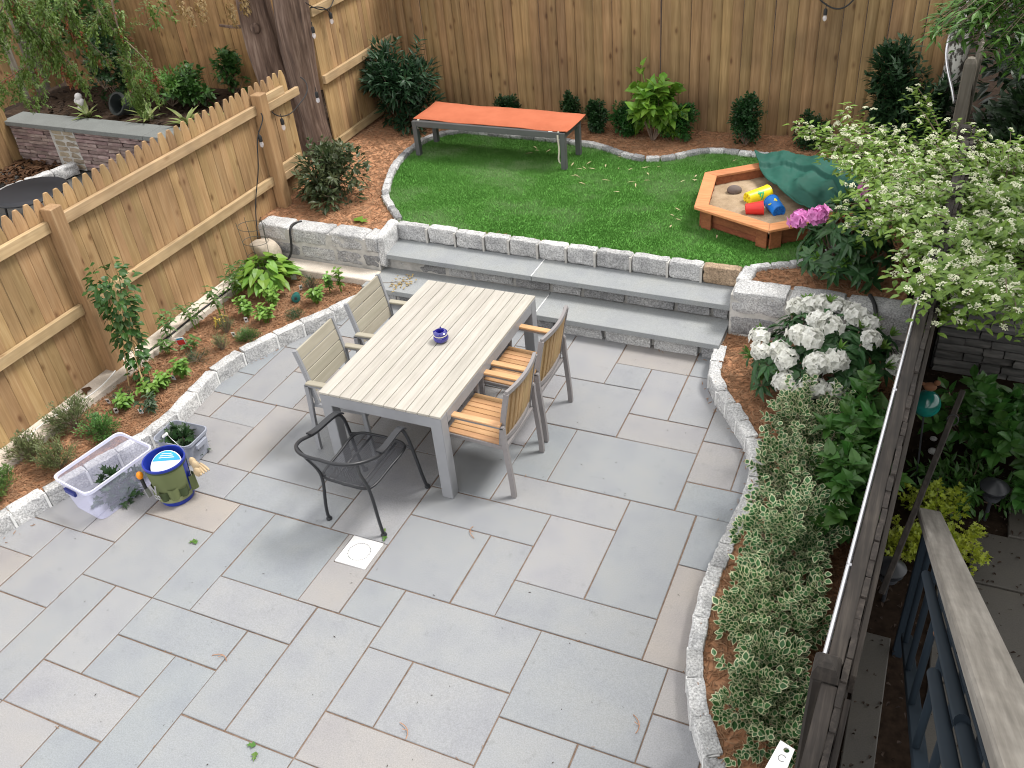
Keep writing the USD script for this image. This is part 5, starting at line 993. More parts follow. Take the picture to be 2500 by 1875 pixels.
for k, (x, y, rr_, h, lab) in enumerate([(-3.14, 9.56, .16, .17, 'round bright boxwood left of the heart leaved climber'), (-2.52, 9.52, .19, .19, 'bright green boxwood right of the heart leaved climber'), (-4.62, 9.60, .13, .17, 'small dark boxwood behind the middle of the bench'), (-3.48, 9.56, .11, .19, 'small dark boxwood behind the right end of the bench'), (-3.82, 9.62, .09, .20, 'small dark boxwood half hidden behind the cushion end')]):
    shrub('boxwood', lab, 'shrub', (x, y, .47+h), (rr_*1.05, rr_*1.05, h*1.05), 2600, .034, .022, 'boxwood_bright' if k < 2 else 'boxwood', 220+k, 'ovate', low=-.9, clumps=40, base=.46)
shrub('boxwood', 'upright dark boxwood against the back fence left of the sandbox', 'shrub', (-1.79, 9.52, .72), (.17, .17, .26), 3400, .034, .022, 'boxwood', 226, low=-.9, clumps=44, base=.46); shrub('boxwood', 'dark boxwood behind the green sandbox cover', 'shrub', (-1.10, 9.58, .64), (.17, .15, .20), 2800, .034, .022, 'boxwood', 227, low=-.9, clumps=40, base=.46)
t = shrub('heart_climber', 'light green climber with large heart shaped leaves against the back fence', 'plant', (-2.79, 9.44, .78), (.23, .16, .32), 300, .115, .10, 'hydrangea', 228, 'heart', clumps=18, split=300, base=.46, up=-.35)
V = leaves(np.array([(-2.54, 9.62, 1.33), (-2.56, 9.60, 1.36), (-2.50, 9.62, 1.38), (-2.53, 9.6, 1.41), (-2.46, 9.6, 1.22)])-[.43, 0, .16], unit(np.random.default_rng(4), 5)*[1, 1, .5], .09, .08, 'heart'); split_leaves(t, V, 'heart', 'hydrangea'); obj('stem', tube(spline([(-2.83, 9.5, .9), (-2.93, 9.58, 1.10), (-2.96, 9.6, 1.24)], 8), .004, 5), 'lime', t)
shrub('laurel_bush', 'tall dark laurel against the right end of the back fence', 'shrub', (-.38, 9.46, 1.0), (.20, .18, .62), 2200, .105, .036, 'laurel', 229, 'lance', clumps=36, base=.46, low=-.7); shrub('laurel_bush', 'shorter dark laurel close to the peeling trunk', 'shrub', (-.08, 9.40, .85), (.22, .2, .46), 2000, .105, .036, 'laurel', 230, 'lance', clumps=34, base=.46, low=-.7)
# ---- euonymus and heart leaved shrubs in the right bed
eu = [((-.42, 5.06, .33), (.34, .34, .28), 1700, 'white edged euonymus right below the white rhododendron'), ((-.43, 4.52, .34), (.30, .34, .29), 1700, 'white edged euonymus in the middle of the bed beside the heart leaved shrub'), ((-.38, 3.90, .38), (.33, .42, .33), 2400, 'white edged euonymus where the kerb bulges farthest into the bed'), ((-.37, 3.36, .34), (.32, .32, .29), 1700, 'white edged euonymus behind the fence post'), ((-.28, 2.80, .34), (.30, .36, .30), 2100, 'white edged euonymus nearest the camera beside the fence post')]
for k, (c, rd, n, lab) in enumerate(eu): shrub('euonymus', lab, 'shrub', (c[0]+.05, c[1], c[2]-.01), (rd[0]*.84, rd[1]*.90, rd[2]), int(n*1.05), .046, .033, 'euonymus', 240+k, 'ovate', clumps=30, low=-.6, spread=.24, edge=True, shoots=22, base=.10, up=.6, curl=.1, inner=.12)
shrub('heart_shrub', 'heart leaved green shrub beside the fence, the one nearer the white rhododendron', 'shrub', (-.06, 4.85, .42), (.16, .36, .36), 330, .085, .072, 'heart', 250, 'heart', clumps=16, split=300, base=.10, up=-.1)
shrub('heart_shrub', 'heart leaved green shrub beside the fence with an orange leaf, farther down the bed', 'shrub', (-.06, 4.28, .42), (.17, .30, .34), 310, .085, .072, 'heart', 251, 'heart', clumps=16, split=300, base=.10, up=-.1)

# ================================================================== trees and overhanging branches
tree = thing('cedar_tree', 'old twin trunked cedar with shaggy bark standing through the fence line', 'tree')
def trunk(parent, pts, rad, seed, n=70, sides=40, flute=.10):
    p = spline(pts, n); rad = np.interp(np.linspace(0, 1, n), np.linspace(0, 1, len(rad)), rad); v, f = tube(p, rad, sides)
    k = n*sides; a = np.tile(np.arange(sides)*2*PI/sides, n); z = np.repeat(p[:, 2], sides); c = np.repeat(p, sides, 0); d = v[:k]-c
    w = flute*np.sin(3*a+seed+z*.5)+.06*np.sin(7*a+2*seed+z*1.1)+.05*np.asarray(meshkit.fbm(np.stack([np.cos(a)*3, np.sin(a)*3, z*1.3+seed], 1)))
    v[:k] = c+d*(1+w)[:, None]; return obj('trunk', (v, f), 'bark', parent, smooth=60)
tr_a = trunk(tree, [(-6.50, 8.10, .35), (-6.55, 8.10, .75), (-6.72, 8.10, 1.55), (-6.76, 8.12, 2.3), (-6.85, 8.15, 3.6)], [.185, .165, .175, .155, .14], 1.0)
trunk(tree, [(-6.22, 8.05, .35), (-6.27, 8.08, .75), (-6.33, 8.10, 1.6), (-6.29, 8.12, 2.3), (-6.22, 8.2, 3.6)], [.135, .125, .17, .175, .16], 4.0)
obj('branch_stub', tube(spline([(-6.86, 8.0, 1.98), (-7.0, 7.96, 1.98), (-7.14, 7.93, 2.0)], 8), [.022, .02, .02, .018, .018, .016, .015, .014], 8), 'bark', tr_a)
kn = trimesh.creation.icosphere(2); obj('knot', (np.array(kn.vertices)*[.055, .045, .06]+[-6.70, 7.965, 1.97], np.array(kn.faces)), 'bark', tr_a, smooth=60)
# hanging cedar sprays
cs = thing('cedar_branches', 'hanging cedar branches with feathery green sprays and orange dead tips at the upper left', 'branches'); r = np.random.default_rng(300)
boughs = [[(-8.0, 7.3, 2.9), (-8.95, 7.35, 2.38), (-9.35, 7.4, 1.85), (-9.95, 7.45, 1.52), (-10.5, 7.5, 1.28)], [(-7.8, 7.4, 2.9), (-8.75, 7.45, 2.25), (-8.62, 7.45, 1.95), (-8.40, 7.45, 1.72)], [(-7.9, 7.6, 2.7), (-8.40, 7.55, 2.20), (-8.05, 7.5, 1.88), (-7.85, 7.5, 1.58)], [(-8.4, 7.4, 2.8), (-9.15, 7.4, 2.05), (-9.0, 7.4, 1.75), (-8.85, 7.4, 1.55)], [(-8.7, 7.3, 2.8), (-9.6, 7.35, 2.3), (-10.1, 7.4, 1.95), (-10.4, 7.4, 1.75)], [(-8.0, 7.6, 2.7), (-8.2, 7.55, 2.1), (-8.15, 7.5, 1.6), (-8.25, 7.45, 1.35)], [(-8.9, 7.3, 2.8), (-9.4, 7.35, 2.3), (-9.2, 7.35, 1.95), (-9.05, 7.35, 1.75)]]
spr = {'cedar': [], 'cedar_dead': [], 'cedar_tan': []}
def spray(p, d, L, kind, n=34):
    d = np.array(d)/np.linalg.norm(d); e = np.cross(d, [.3, .8, .2]); e /= np.linalg.norm(e)
    for k in range(n):
        u = r.uniform(.0, 1); s = (1 if r.random() < .5 else -1); q = p+d*L*u+e*s*L*.34*(1-u*.7)*r.uniform(0, 1)+r.normal(0, .008, 3); spr[kind].append((q, d*.8+e*s*.8+r.normal(0, .3, 3), L*.20))
for b in boughs:
    c = spline(b, 40); obj('bough', tube(c, np.linspace(.014, .004, 40), 6), 'twig', cs, smooth=True)
    for k in range(30):
        i = r.integers(9, 40); d = np.array([r.normal(-.2, .6), r.normal(0, .3), -.8+r.normal(0, .35)]); L = r.uniform(.10, .26); p = c[i]
        obj('twig', tube([p, p+d*L*.6/np.linalg.norm(d)], .002, 4), 'twig', cs) if k < 7 else None
        for m_ in range(3): spray(p+d*L*.25*m_/np.linalg.norm(d)+r.normal(0, .03, 3), d, L*.8, 'cedar' if r.random() > .06 else 'cedar_dead')
for ctr, sd, m_ in (((-9.75, 7.45, 2.15), (.35, .1, .20), 42), ((-9.95, 7.45, 1.36), (.26, .08, .10), 34), ((-9.2, 7.4, 2.15), (.3, .1, .18), 26), ((-8.05, 7.45, 1.42), (.12, .08, .07), 14), ((-7.55, 7.5, 2.32), (.12, .06, .06), 8)):
    for k in range(m_): spray(np.array(ctr)+r.normal(0, 1, 3)*sd, (r.normal(-.1, .6), r.normal(0, .3), -.7), r.uniform(.12, .24), 'cedar')
for p in ((-8.98, 7.38, 1.60), (-9.05, 7.38, 1.56), (-7.85, 7.5, 1.56), (-9.55, 7.42, 1.62), (-8.78, 7.42, 2.05)):
    for k in range(2): spray(np.array(p)+r.normal(0, .02, 3), (.1, 0, -1), .16, 'cedar_dead', 40)
for p in ((-6.93, 7.9, 2.26), (-7.41, 7.8, 2.24), (-7.25, 7.8, 2.30), (-6.74, 7.9, 2.3)):
    for k in range(3): spray(np.array(p)+r.normal(0, .03, 3), (.1, 0, -1), .20, 'cedar_tan', 40)
for kd, nm in (('cedar', 'green_sprays'), ('cedar_dead', 'dead_sprays'), ('cedar_tan', 'tan_sprays')):
    P, D, L = map(np.array, zip(*spr[kd])); V = leaves(P, D, L*1.15, L*.48, 'small', curl=.05); tag(obj(nm, V[:2], kd, cs), kind='stuff')
# planter plants
shrub('ivy_stump', 'dark ivy covered stump in the planter behind the figurine', 'shrub', (-10.15, 9.0, 1.0), (.30, .25, .62), 700, .085, .075, 'ivy', 310, 'star', clumps=24, base=.55, low=-.8)
shrub('fern_clump', 'bright green ferny clump in the planter', 'plant', (-9.42, 9.15, .78), (.42, .28, .30), 800, .085, .035, 'fern', 311, 'star', clumps=16, base=.56); shrub('leafy_clump', 'mid green leafy clump in front of the orange fence', 'plant', (-9.05, 9.2, .75), (.32, .25, .26), 420, .09, .06, 'vine', 312, 'ovate', clumps=14, base=.56)
shrub('leafy_clump', 'small leafy plant against the orange fence left of the cedar trunk', 'plant', (-8.75, 9.7, .82), (.17, .15, .30), 160, .10, .08, 'vine', 313, 'star', clumps=12, base=.58); shrub('leafy_clump', 'low leafy plant at the fence foot beside the cedar trunk', 'plant', (-7.9, 9.75, .70), (.28, .14, .14), 150, .10, .075, 'vine', 314, 'star', clumps=10, base=.58)
for k, (x, y, lab) in enumerate([(-9.35, 8.60, 'striped leaf plant right of the tipped black pot'), (-10.3, 8.52, 'pale leaved plant in front of the figurine'), (-8.65, 8.55, 'striped leaf plant near the picket tops'), (-8.15, 8.62, 'long leaved plant close to the fence post')]):
    t = thing('striped_plant', lab, 'plant'); rr_ = np.random.default_rng(320+k); n = 13; a = rr_.uniform(0, 2*PI, n); V = leaves(np.tile([x, y, .58], (n, 1))+rr_.normal(0, .02, (n, 3)), np.stack([np.cos(a), np.sin(a), rr_.uniform(.4, 1.6, n)], 1), rr_.uniform(.2, .34, n), .06, 'lance', curl=.35); split_leaves(t, V, 'lance', 'striped')
shrub('climber', 'leafy climber on the side fence behind the cedar branches', 'climbing plant', (-10.9, 9.45, 1.5), (.75, .10, .75), 420, .10, .08, 'vine', 330, 'ovate', clumps=40, base=.6, low=-1)

# ================================================================== string lights
sl = thing('string_lights', 'black string lights looped from the fence post round the cedar trunk', 'string lights')
def cable(pts, n=40, r_=.006): obj('cable', tube(spline(pts, n), r_, 6), 'black_rubber', sl, smooth=True)
cable([(-5.93, 6.84, 1.50), (-5.925, 6.82, 1.42), (-5.94, 6.72, 1.30), (-5.95, 6.64, 1.05), (-5.99, 6.56, .80), (-5.99, 6.47, .60), (-5.96, 6.38, .40), (-5.95, 6.30, .22)])
cable([(-5.92, 6.99, 1.46), (-5.93, 7.12, 1.37), (-5.96, 7.32, 1.33), (-6.0, 7.5, 1.34), (-6.03, 7.7, 1.38), (-6.10, 7.85, 1.44), (-6.2, 7.9, 1.5)]); cable([(-6.10, 8.12, 2.2), (-6.12, 8.3, 2.10), (-6.12, 8.48, 2.045), (-6.12, 8.60, 2.07), (-6.12, 8.70, 2.2)]); cable([(-6.12, 8.2, 2.13), (-6.12, 8.45, 2.06), (-6.115, 8.52, 1.99)], 14)
def bulb(p, parent):
    p = np.array(p); sk_ = obj('socket', lathe([(0, .005), (.014, 0), (.019, -.015), (.019, -.055), (.015, -.06), (0, -.06)], 14, p), 'black_rubber', parent, smooth=40); obj('lead', tube([p+[0, 0, .05], p+[0, 0, .0]], .004, 6), 'black_rubber', sk_)
    obj('bulb', lathe([(.010, -.058), (.019, -.075), (.021, -.09), (.016, -.108), (.006, -.118), (0, -.12)], 14, p), 'bulb_glass', sk_, smooth=True)
for p in ((-5.94, 7.13, 1.34), (-5.935, 6.745, 1.31), (-6.11, 8.52, 2.00), (-6.08, 8.12, 1.96), (-6.06, 7.93, 1.34)): bulb(p, sl)
s2 = thing('string_lights', 'black string light loop with one bulb on the back fence above the sandbox', 'string lights')
obj('cable', tube(spline([(-1.55, 9.74, 2.3), (-1.16, 9.75, 1.88), (-1.0, 9.75, 1.83), (-.88, 9.75, 1.93), (-.80, 9.75, 2.3)], 40), .008, 6), 'black_rubber', s2, smooth=True); bulb((-1.135, 9.74, 1.83), s2)

# ================================================================== right side: viburnum, trunk, neighbour's yard
vb_ = thing('viburnum', 'big viburnum with creamy white flower clusters leaning over lawn and dark fence', 'shrub'); r = np.random.default_rng(400)
root = np.array([.62, 6.95, .55]); outline = Polygon([(-1.12, 8.0), (-.74, 8.15), (-.25, 8.05), (.05, 8.0), (.62, 7.95), (.95, 7.4), (1.0, 6.3), (.98, 5.3), (.60, 5.05), (.15, 5.05), (.04, 5.15), (-.10, 5.9), (-.36, 6.3), (-.55, 6.8), (-.60, 7.2), (-.85, 7.55)])
zt = lambda x, y: np.interp(y, [5.0, 5.5, 6.3, 7.2, 8.0, 8.4], [1.36, 1.42, 1.48, 1.50, 1.40, 1.30])+.10*np.clip(x, -1, .6)
pull = lambda T: np.c_[T[:, :2]*(s_ := np.interp(T[:, 1], [5.0, 7.0, 8.0], [.90, .955, 1.0]))[:, None], EYE-(EYE-T[:, 2])*s_]
def tryp(m_, poly):
    x0, y0, x1, y1 = poly.bounds; P = r.uniform((x0, y0), (x1, y1), (m_*6, 2)); return P[contains_xy(poly, P[:, 0], P[:, 1])][:m_]
T = tryp(260, outline); T = np.c_[T, zt(T[:, 0], T[:, 1])-r.uniform(0, .42, len(T))**1.3]
ED = [(-1.05, 8.0, 1.24), (-.95, 7.85, 1.22), (-.72, 8.1, 1.36), (-.20, 8.0, 1.62), (-.12, 7.9, 1.55), (-.55, 7.0, 1.0), (-.60, 7.3, 1.2), (.05, 5.12, 1.40), (.10, 5.2, 1.44), (.22, 5.1, 1.46), (.36, 5.05, 1.47), (.5, 5.0, 1.48), (-.45, 6.7, 1.0), (-.30, 6.5, 1.05), (.62, 5.0, 1.42), (.75, 5.05, 1.36), (.85, 5.1, 1.28)]
T = pull(np.vstack([T, ED, np.array(ED)+[.05, .06, .03]]))
mbs, LP, LD, CL = MB(), [], [], []
for k, tip in enumerate(T):
    st_ = root+(tip-root)*r.uniform(.25, .55)*[1, 1, .6]+[0, 0, .25]; c = spline([st_, (st_+tip)/2+[0, 0, .08], tip], 14)
    if k % 2 == 0: mbs.add(*tube(c, np.linspace(.008, .0025, 14), 5, False))
    d = c[-1]-c[-4]; d /= np.linalg.norm(d)
    for j in range(44): q = c[r.integers(4, 14)]+r.normal(0, .035, 3); b = r.uniform(0, 2*PI); LP.append(q); LD.append([math.cos(b)+d[0], math.sin(b)+d[1], r.uniform(-.4, .5)])
    CL.append(tip+[0, 0, .02])
    for j in range(r.integers(1, 4)): CL.append(c[r.integers(7, 13)]+[r.normal(0, .05), r.normal(0, .05), r.uniform(.01, .06)])
LP, LD = np.array(LP), np.array(LD); n = len(LP); V = leaves(LP, LD, r.uniform(.045, .075, n), r.uniform(.024, .038, n), 'ovate', curl=.2); tag(obj('foliage', V[:2], 'viburnum', vb_), kind='stuff')
for k in range(9): a = T[r.integers(0, len(T))]; mbs.add(*tube(spline([root+r.normal(0, .05, 3)*[1, 1, 0]-[0, 0, .45], root+(a-root)*.3+[0, 0, .1], root+(a-root)*.6*[1, 1, .7]+[0, 0, .2]], 14), np.linspace(.02, .008, 14), 6))
tag(obj('branches', mbs.mesh(), 'twig', vb_), kind='stuff')
oc = trimesh.creation.icosphere(0); ov, of = np.array(oc.vertices)[:], np.array(oc.faces)
def cluster(p, R_, m_):
    a = r.uniform(0, 2*PI, m_); q = np.sqrt(r.uniform(0, 1, m_)); c = np.stack([q*R_*np.cos(a), q*R_*np.sin(a), R_*.42*(1-q**2)+r.normal(0, .003, m_)], 1)+p
    ang = r.normal(0, .45, 2); c = (c-p) @ (rx_(ang[0]) @ ry_(ang[1])).T + p
    s = r.uniform(.0036, .0058, m_); return (ov[None]*s[:, None, None]*[1, 1, .75]+c[:, None]).reshape(-1, 3), (of[None]+(np.arange(m_)*12)[:, None, None]).reshape(-1, 3)
CL = np.array(CL); CL = CL[np.argsort(np.linalg.norm(CL-[0, 0, EYE], axis=1))]; mb = MB()
for k, p in enumerate(CL):
    vf = cluster(p, r.uniform(.020, .035), 28)
    if k < 300: obj('blossom_cluster', vf, 'floret', vb_)
    else: mb.add(*vf)
tag(obj('blossom_clusters', mb.mesh(), 'floret', vb_), kind='stuff')
# peeling trunk, conduit, leafy tree at the top right
tk = thing('peeling_trunk', 'leaning tree trunk with peeling white and black bark at the end of the back fence', 'tree trunk')
p = spline([(.06, 9.62, .35), (.10, 9.62, 1.0), (.125, 9.62, 1.9), (.14, 9.65, 3.2)], 60); v, f = tube(p, np.linspace(.105, .085, 60), 26); v += np.asarray(meshkit.fbm(v*[6, 6, 2.5]))[:, None]*.02*unit(r, 1); obj('trunk', (v, f), 'peeling_bark', tk, smooth=60)
t = thing('metal_conduit', 'bent bright metal conduit in front of the peeling trunk', 'conduit'); obj('conduit', tube(spline([(.03, 9.2, 1.80), (.015, 9.18, 1.64), (.05, 9.12, 1.50), (.11, 9.05, 1.36), (.16, 9.0, 1.22)], 30), .014, 8), 'chrome', t, smooth=True)
ml = thing('leafy_tree', 'bright green lance leaved tree branches hanging over the fence corner at the upper right, with a crown out of view that shades the next yard', 'tree'); r = np.random.default_rng(420); LP, LD = [], []; mb = MB()
for k in range(120):
    tip = np.array([r.uniform(-.16, .85), r.uniform(8.0, 8.7), 0]); tip[2] = 2.22-.25*max(0, (.15-tip[0]))-r.uniform(0, .48)*(.4+max(tip[0], 0)); tip = np.array([-.13, 8.3, 2.0]) if k == 0 else tip
    o = np.array([1.3, 8.7, 2.9]); c = spline([o+(tip-o)*.55+[0, 0, .1], o+(tip-o)*.8+[0, 0, .08], tip], 10); mb.add(*tube(c, np.linspace(.006, .002, 10), 5, False)) if k % 2 == 0 else None
    for j in range(15): q = c[r.integers(3, 10)]; b = r.uniform(0, 2*PI); LP.append(q+r.normal(0, .02, 3)); LD.append([math.cos(b)-.5, math.sin(b), r.uniform(-.7, .2)])
n = len(LP); V = leaves(np.array(LP), np.array(LD), r.uniform(.075, .14, n), r.uniform(.022, .036, n), 'lance', curl=.2); tag(obj('foliage', V[:2], 'lance', ml), kind='stuff'); tag(obj('branches', mb.mesh(), 'twig', ml), kind='stuff')
obj('trunk', tube(spline([(1.7, 9.0, -.1), (1.6, 8.9, 1.5), (1.35, 8.75, 2.9), (1.2, 8.7, 3.8)], 20), np.linspace(.10, .05, 20), 12), 'bark', ml, smooth=True)
hg = shrub('hedge', 'deep dark evergreen hedge behind the leafy tree at the upper right', 'hedge', (1.75, 10.3, 1.7), (1.5, .55, 2.3), 9000, .16, .075, 'dark_leaf', 430, 'lance', clumps=70, spread=.30, base=.0, low=-.9)
shrub('hedge', 'dark evergreen bush filling the corner behind the viburnum', 'hedge', (1.15, 8.5, 1.0), (.8, 1.0, 1.0), 7000, .14, .07, 'dark_leaf', 431, 'lance', clumps=60, spread=.30, base=.3, low=-.7)
r = np.random.default_rng(425); pos, out = crown(r, 15000, (2.5, 4.6, 3.9), (1.65, 4.2, 1.0), 70, .30, -.8, .3); pos = pos[pos[:, 0] > .95 + .12*(pos[:, 2]-3)]  # crown out of view, placed above the right yard to keep it in shade
V = leaves(pos, unit(r, len(pos))+[0, 0, -.3], r.uniform(.10, .18, len(pos)), r.uniform(.04, .07, len(pos)), 'lance'); tag(obj('upper_foliage', V[:2], 'lance', ml), kind='stuff')
# ledger wall and raised soil
lw2 = thing('ledger_wall', 'dark grey stacked ledger stone wall under the viburnum in the next yard', 'wall'); r = np.random.default_rng(440)
obj('core', MB().box((1.9, 6.62, .22), (3.15, .24, .80), ch=0).mesh(), 'dark_ledger', lw2)
for row in range(9):
    x = .325
    while x < 2.2:
        L = r.uniform(.12, .34); mb = MB(); stone(mb, (L-.005, .055, .064), (x+L/2, 6.49+r.uniform(-.012, .012), .005+row*.069), None, r, amp=.004, rnd=.008, sub=1); obj('ledger_stone', mb.mesh(), 'dark_ledger', lw2); x += L
tag(obj('raised_soil', sheet(Polygon([(.33, 6.6), (3.4, 6.6), (3.4, 11), (.33, 11)]), .60, .3), 'dark_soil'), 'dark raised soil behind the ledger wall', 'soil', kind='structure')
tag(obj('right_soil', sheet(Polygon([(.06, -.5), (3.4, -.5), (3.4, 6.5), (.06, 6.5)]), noisez(-.01, .02, 2, 13), .1), 'dark_soil', smooth=True), 'dark soil of the yard behind the dark fence', 'soil', kind='structure')
litter('yard_litter', 'dark fallen leaves on the soil behind the dark fence', Polygon([(.12, 2.6), (1.6, 2.6), (1.6, 6.4), (.3, 6.4)]), 0, 1300, 'dark_litter', 5, (.012, .034))
sl2 = tag(UsdGeom.Xform.Define(stage, '/World/right_paving'), 'brown grey stone slabs of the yard behind the wooden handrail', 'paving', kind='structure')
for x0, y0, x1, y1 in ((.665, 4.28, 1.5, 4.72), (.875, 4.73, 1.7, 5.2), (.50, 3.50, 1.6, 4.27), (.50, 2.85, 1.6, 3.49), (.5, 2.1, 1.6, 2.84), (.14, 2.2, .30, 3.70)): obj('slab', prism(Polygon([(x0, y0), (x1-.006, y0), (x1-.006, y1-.006), (x0, y1-.006)]), -.03, .03, .005), 'brown_slab', sl2)
for k, (c, rd, lab) in enumerate([((.70, 5.52, .24), (.34, .32, .22), 'broad leaved hydrangea in front of the ledger wall'), ((1.0, 5.2, .24), (.30, .32, .22), 'broad leaved hydrangea at the right edge of the picture'), ((1.15, 5.75, .26), (.3, .26, .22), 'broad leaved hydrangea in the corner by the ledger wall')]): shrub('hydrangea', lab, 'shrub', c, rd, 270, .105, .075, 'hyd_green', 450+k, 'ovate', clumps=18, split=300, base=.02, up=.1)
shrub('pachysandra', 'dark green ground cover with whorled leaves below the hydrangea', 'ground cover', (.60, 5.02, .10), (.28, .26, .12), 420, .075, .026, 'hyd_green', 455, 'lance', clumps=24, base=.01, up=.4)
for k, (x, y, rr_, lab) in enumerate([(.44, 4.74, .16, 'golden leaved plant beyond the end of the handrail'), (.58, 4.38, .15, 'golden leaved plant right of the handrail end'), (.28, 4.34, .10, 'golden leaved plant between the dark fence and the handrail')]): shrub('golden_plant', lab, 'plant', (x, y, .13), (rr_, rr_, .15), 330, .04, .034, 'golden', 460+k, 'star', clumps=16, base=.01, up=.7)
gb = thing('glass_globe', 'teal glass garden globe with a rusty bird on a thin stake behind the dark fence', 'garden ornament', (.275, 5.02, 0)); obj('stake', tube([(.05, -.0, 0), (.0, 0, .62)], .006, 6), 'black_metal', gb); obj('globe', lathe([(.085*math.sin(a), .70-.085*math.cos(a)) for a in np.linspace(0, PI, 20)], 28), 'globe_glass', gb, smooth=True)
bird = m3.Manifold.sphere(1, 14).scale((.04, .025, .03)).translate((0, 0, .83)) + m3.Manifold.sphere(1, 12).scale((.02, .016, .02)).translate((.035, 0, .865)) + m3.Manifold.cylinder(.06, .012, .002, 8).rotate((0, -70, 0)).translate((-.03, 0, .84)); obj('bird', bird, 'rust', gb, smooth=60)
wk = thing('wooden_stake', 'weathered wooden stake leaning beside the hydrangea', 'stake'); obj('stake', bar((.445, 4.90, .92), (.20, 3.75, .30), .032, .028), 'dark_wood_y', wk); obj('tie', tube([(.415+.03*math.cos(a), 4.72+.012*math.sin(a), .83+.03*math.sin(a)) for a in np.linspace(0, 2*PI, 12)], .004, 5), 'black_rubber', wk)
for k, (x, y, lab) in enumerate([(.745, 4.86, 'black path lantern near the stone slabs'), (.23, 3.98, 'black path lantern between the dark fence and the handrail')]):
    t = thing('path_lantern', lab, 'lantern', (x, y, 0)); obj('pole', tube([(0, 0, 0), (0, 0, .2)], .012, 8), 'black_metal', t); obj('lamp_body', lathe([(0, .19), (.05, .19), (.055, .24), (.075, .245), (.055, .25), (.055, .27), (.08, .275), (.085, .285), (.05, .31), (.02, .325), (0, .327)], 24), 'black_metal', t, smooth=40)
for k, (x, y) in enumerate(((.405, 5.42), (.40, 5.56))): pebble('pebble', 'pale pebble on the dark soil, ' + ('the larger one' if k == 0 else 'the smaller one near the ledger wall'), 'pebble', (x, y, .03), (.06, .05, .04) if k == 0 else (.045, .04, .03), 'statue_white', 9+k)
# stair handrail with blue iron tubes
hr = thing('stair_railing', 'weathered wooden handrail on dark blue iron tubes descending at the lower right', 'railing')
h0, h1 = np.array([.335, 3.80, .90]), np.array([.335, .55, 3.17]); sd = (h1-h0)/np.linalg.norm(h1-h0); nu_ = np.cross([1, 0, 0], sd); nu_ = nu_ if nu_[2] > 0 else -nu_
def railcap():
    prof = [(-.054, -.018), (-.054, .012), (-.048, .018), (-.036, .0195), (.048, .0195), (.054, .013), (.054, -.018)]; n = len(prof); v = np.array([np.array([x, e*np.linalg.norm(h1-h0), z]) for e in (0, 1) for x, z in prof]); f = [[j, (j+1) % n, n+(j+1) % n, n+j] for j in range(n)]; f = np.array(f); f = np.vstack([f[:, [0, 1, 2]], f[:, [0, 2, 3]]]); cap = np.array([[0, j, j+1] for j in range(1, n-1)]); return v, np.vstack([f, cap, cap[:, ::-1]+n])
hrail = obj('handrail', railcap(), 'rail_grey_y', hr); UsdGeom.Xformable(hrail).AddTransformOp().Set(Gf.Matrix4d(1, 0, 0, 0, *sd, 0, *nu_, 0, *h0, 1))
obj('lower_rail', bar(h0-nu_*.62+sd*.1, h1-nu_*.62, .05, .03), 'blue_iron', hr)
for k in range(8):
    q = h0+sd*(.22+k*.46)-nu_*.02; ln = .72
    obj('baluster', tube([q+[-.012, 0, 0], q+[-.012, 0, -ln]], .014, 10), 'blue_iron', hr, smooth=40)
for k, (s, off, dn) in enumerate(((.9, -.030, .035), (1.35, -.060, .07), (1.75, -.028, .05), (2.15, -.055, .085), (2.5, -.085, .11))):
    q = h0+sd*s+[off, 0, 0]-nu_*dn; obj('iron_tube', tube([q, q+sd*1.6], .017, 12), 'blue_iron', hr, smooth=40)
q = h0+sd*2.15+[-.055, 0, 0]-nu_*.085; obj('rust_ring', tube([q+[.016*math.cos(a), 0, 0]+nu_*.016*math.sin(a) for a in np.linspace(0, 2*PI, 14)], .003, 6), 'rust', hr)
for y, z in ((3.65, .9),): obj('newel', MB().box((.335, 3.62, .48), (.05, .05, .96)).mesh(), 'blue_iron', hr)
pl_ = thing('white_bracket', 'white plate with a round hole on the fence post at the bottom edge', 'bracket', (-.085, 1.80, 1.52), -8)
wp_ = obj('plate', slab(Polygon([(-.035, -.12), (.03, -.12), (.03, .035), (-.02, .045)]).difference(Point(.008, .02).buffer(.010)), 0, .006), 'drain_white', pl_); obj('printed_ring', tube([(.005+.012*math.cos(a), -.015+.012*math.sin(a), .0068) for a in np.linspace(.6, 5.5, 18)], .0009, 5), 'black_rubber', wp_)
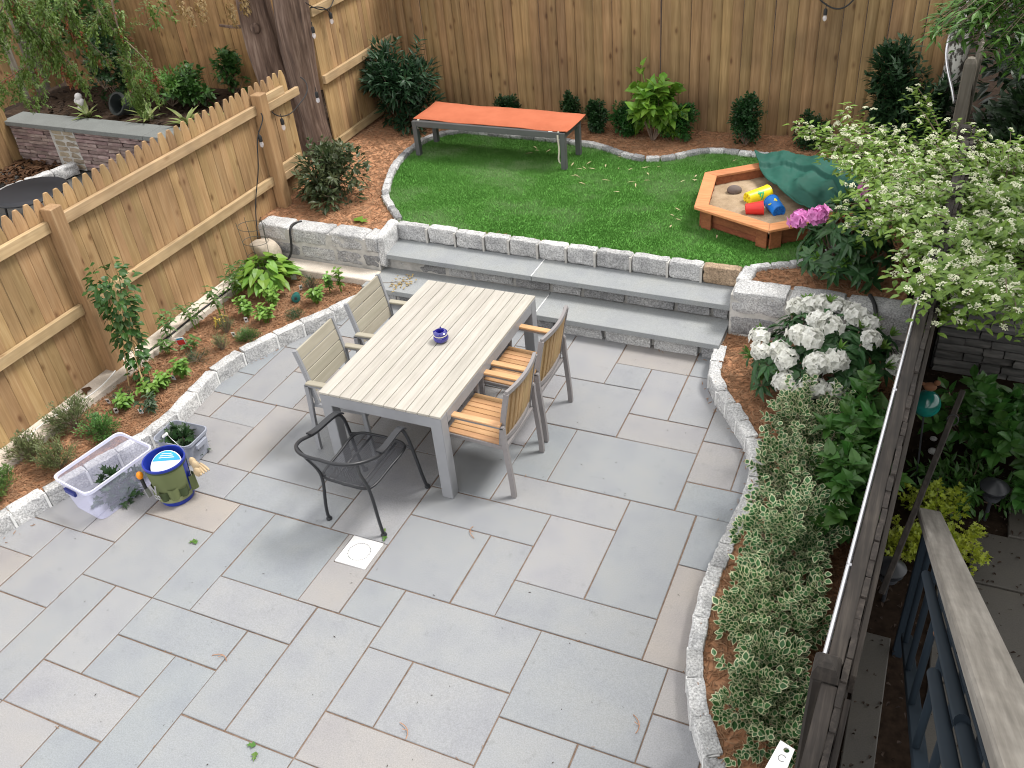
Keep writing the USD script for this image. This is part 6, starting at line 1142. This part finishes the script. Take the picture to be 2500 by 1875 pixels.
# small litter on the patio
r = np.random.default_rng(500)
for k, (x, y, lab) in enumerate([(-2.71, 1.87, 'pale green leaf pair lying on the slabs near the bottom edge'), (-4.06, 3.0, 'small yellow green leaf near the garden bucket'), (-2.86, 3.50, 'crushed green leaf under the foot of the black mesh chair')]):
    t = thing('green_leaf', lab, 'leaf'); a = r.uniform(0, 6, 2); V = leaves(np.array([[x, y, .008], [x+.02, y-.03, .008]]), np.array([[math.cos(b), math.sin(b), .15] for b in a]), .060, .040, 'star', curl=.2); split_leaves(t, V, 'star', 'fern')
for k, (x, y, lab) in enumerate([(-1.97, 2.19, 'reddish dry leaf curl on the slab nearest the bottom centre'), (-2.32, 3.74, 'reddish forked twig on the slab right of the table leg'), (-3.22, 2.26, 'dark seed sprig on the slabs left of the bottom centre'), (-.85, 2.65, 'thin curved twig on the slab near the right kerb')]):
    t = thing('dry_twig', lab, 'twig'); a = r.uniform(0, 6); c = spline([(x, y, .006), (x+.05*math.cos(a), y+.05*math.sin(a), .012), (x+.11*math.cos(a+.5), y+.11*math.sin(a+.5), .006)], 10); obj('stem', tube(c, .0022, 5), 'mulch_base', t); obj('stem', tube([c[4], c[4]+[.03*math.cos(a+1.4), .03*math.sin(a+1.4), .004]], .0018, 5), 'mulch_base', t)
t = thing('tan_sprig', 'tan dry cedar sprig lying on the left end of the lower step', 'sprig'); P = np.array([-4.28, 6.30, .175])+r.normal(0, 1, (60, 3))*[.05, .07, .006]; V = leaves(P, unit(r, 60)*[1, 1, .3], .045, .016, 'small'); tag(obj('needles', V[:2], 'cedar_tan', t), kind='stuff'); obj('stem', tube(spline([(-4.50, 6.24, .168), (-4.36, 6.28, .172), (-4.24, 6.33, .172)], 8), .002, 5), 'twig', t)
n = 120; P = tryp(n, clip); a = r.uniform(0, 2*PI, len(P)); V = leaves(np.c_[P, np.full(len(P), .004)], np.stack([np.cos(a), np.sin(a), r.normal(0, .1, len(P))], 1), r.uniform(.006, .022, len(P)), r.uniform(.003, .007, len(P)), 'small'); tag(obj('patio_debris', V[:2], 'dark_litter'), 'tiny leaf scraps and seeds scattered on the patio slabs', 'debris', kind='stuff')
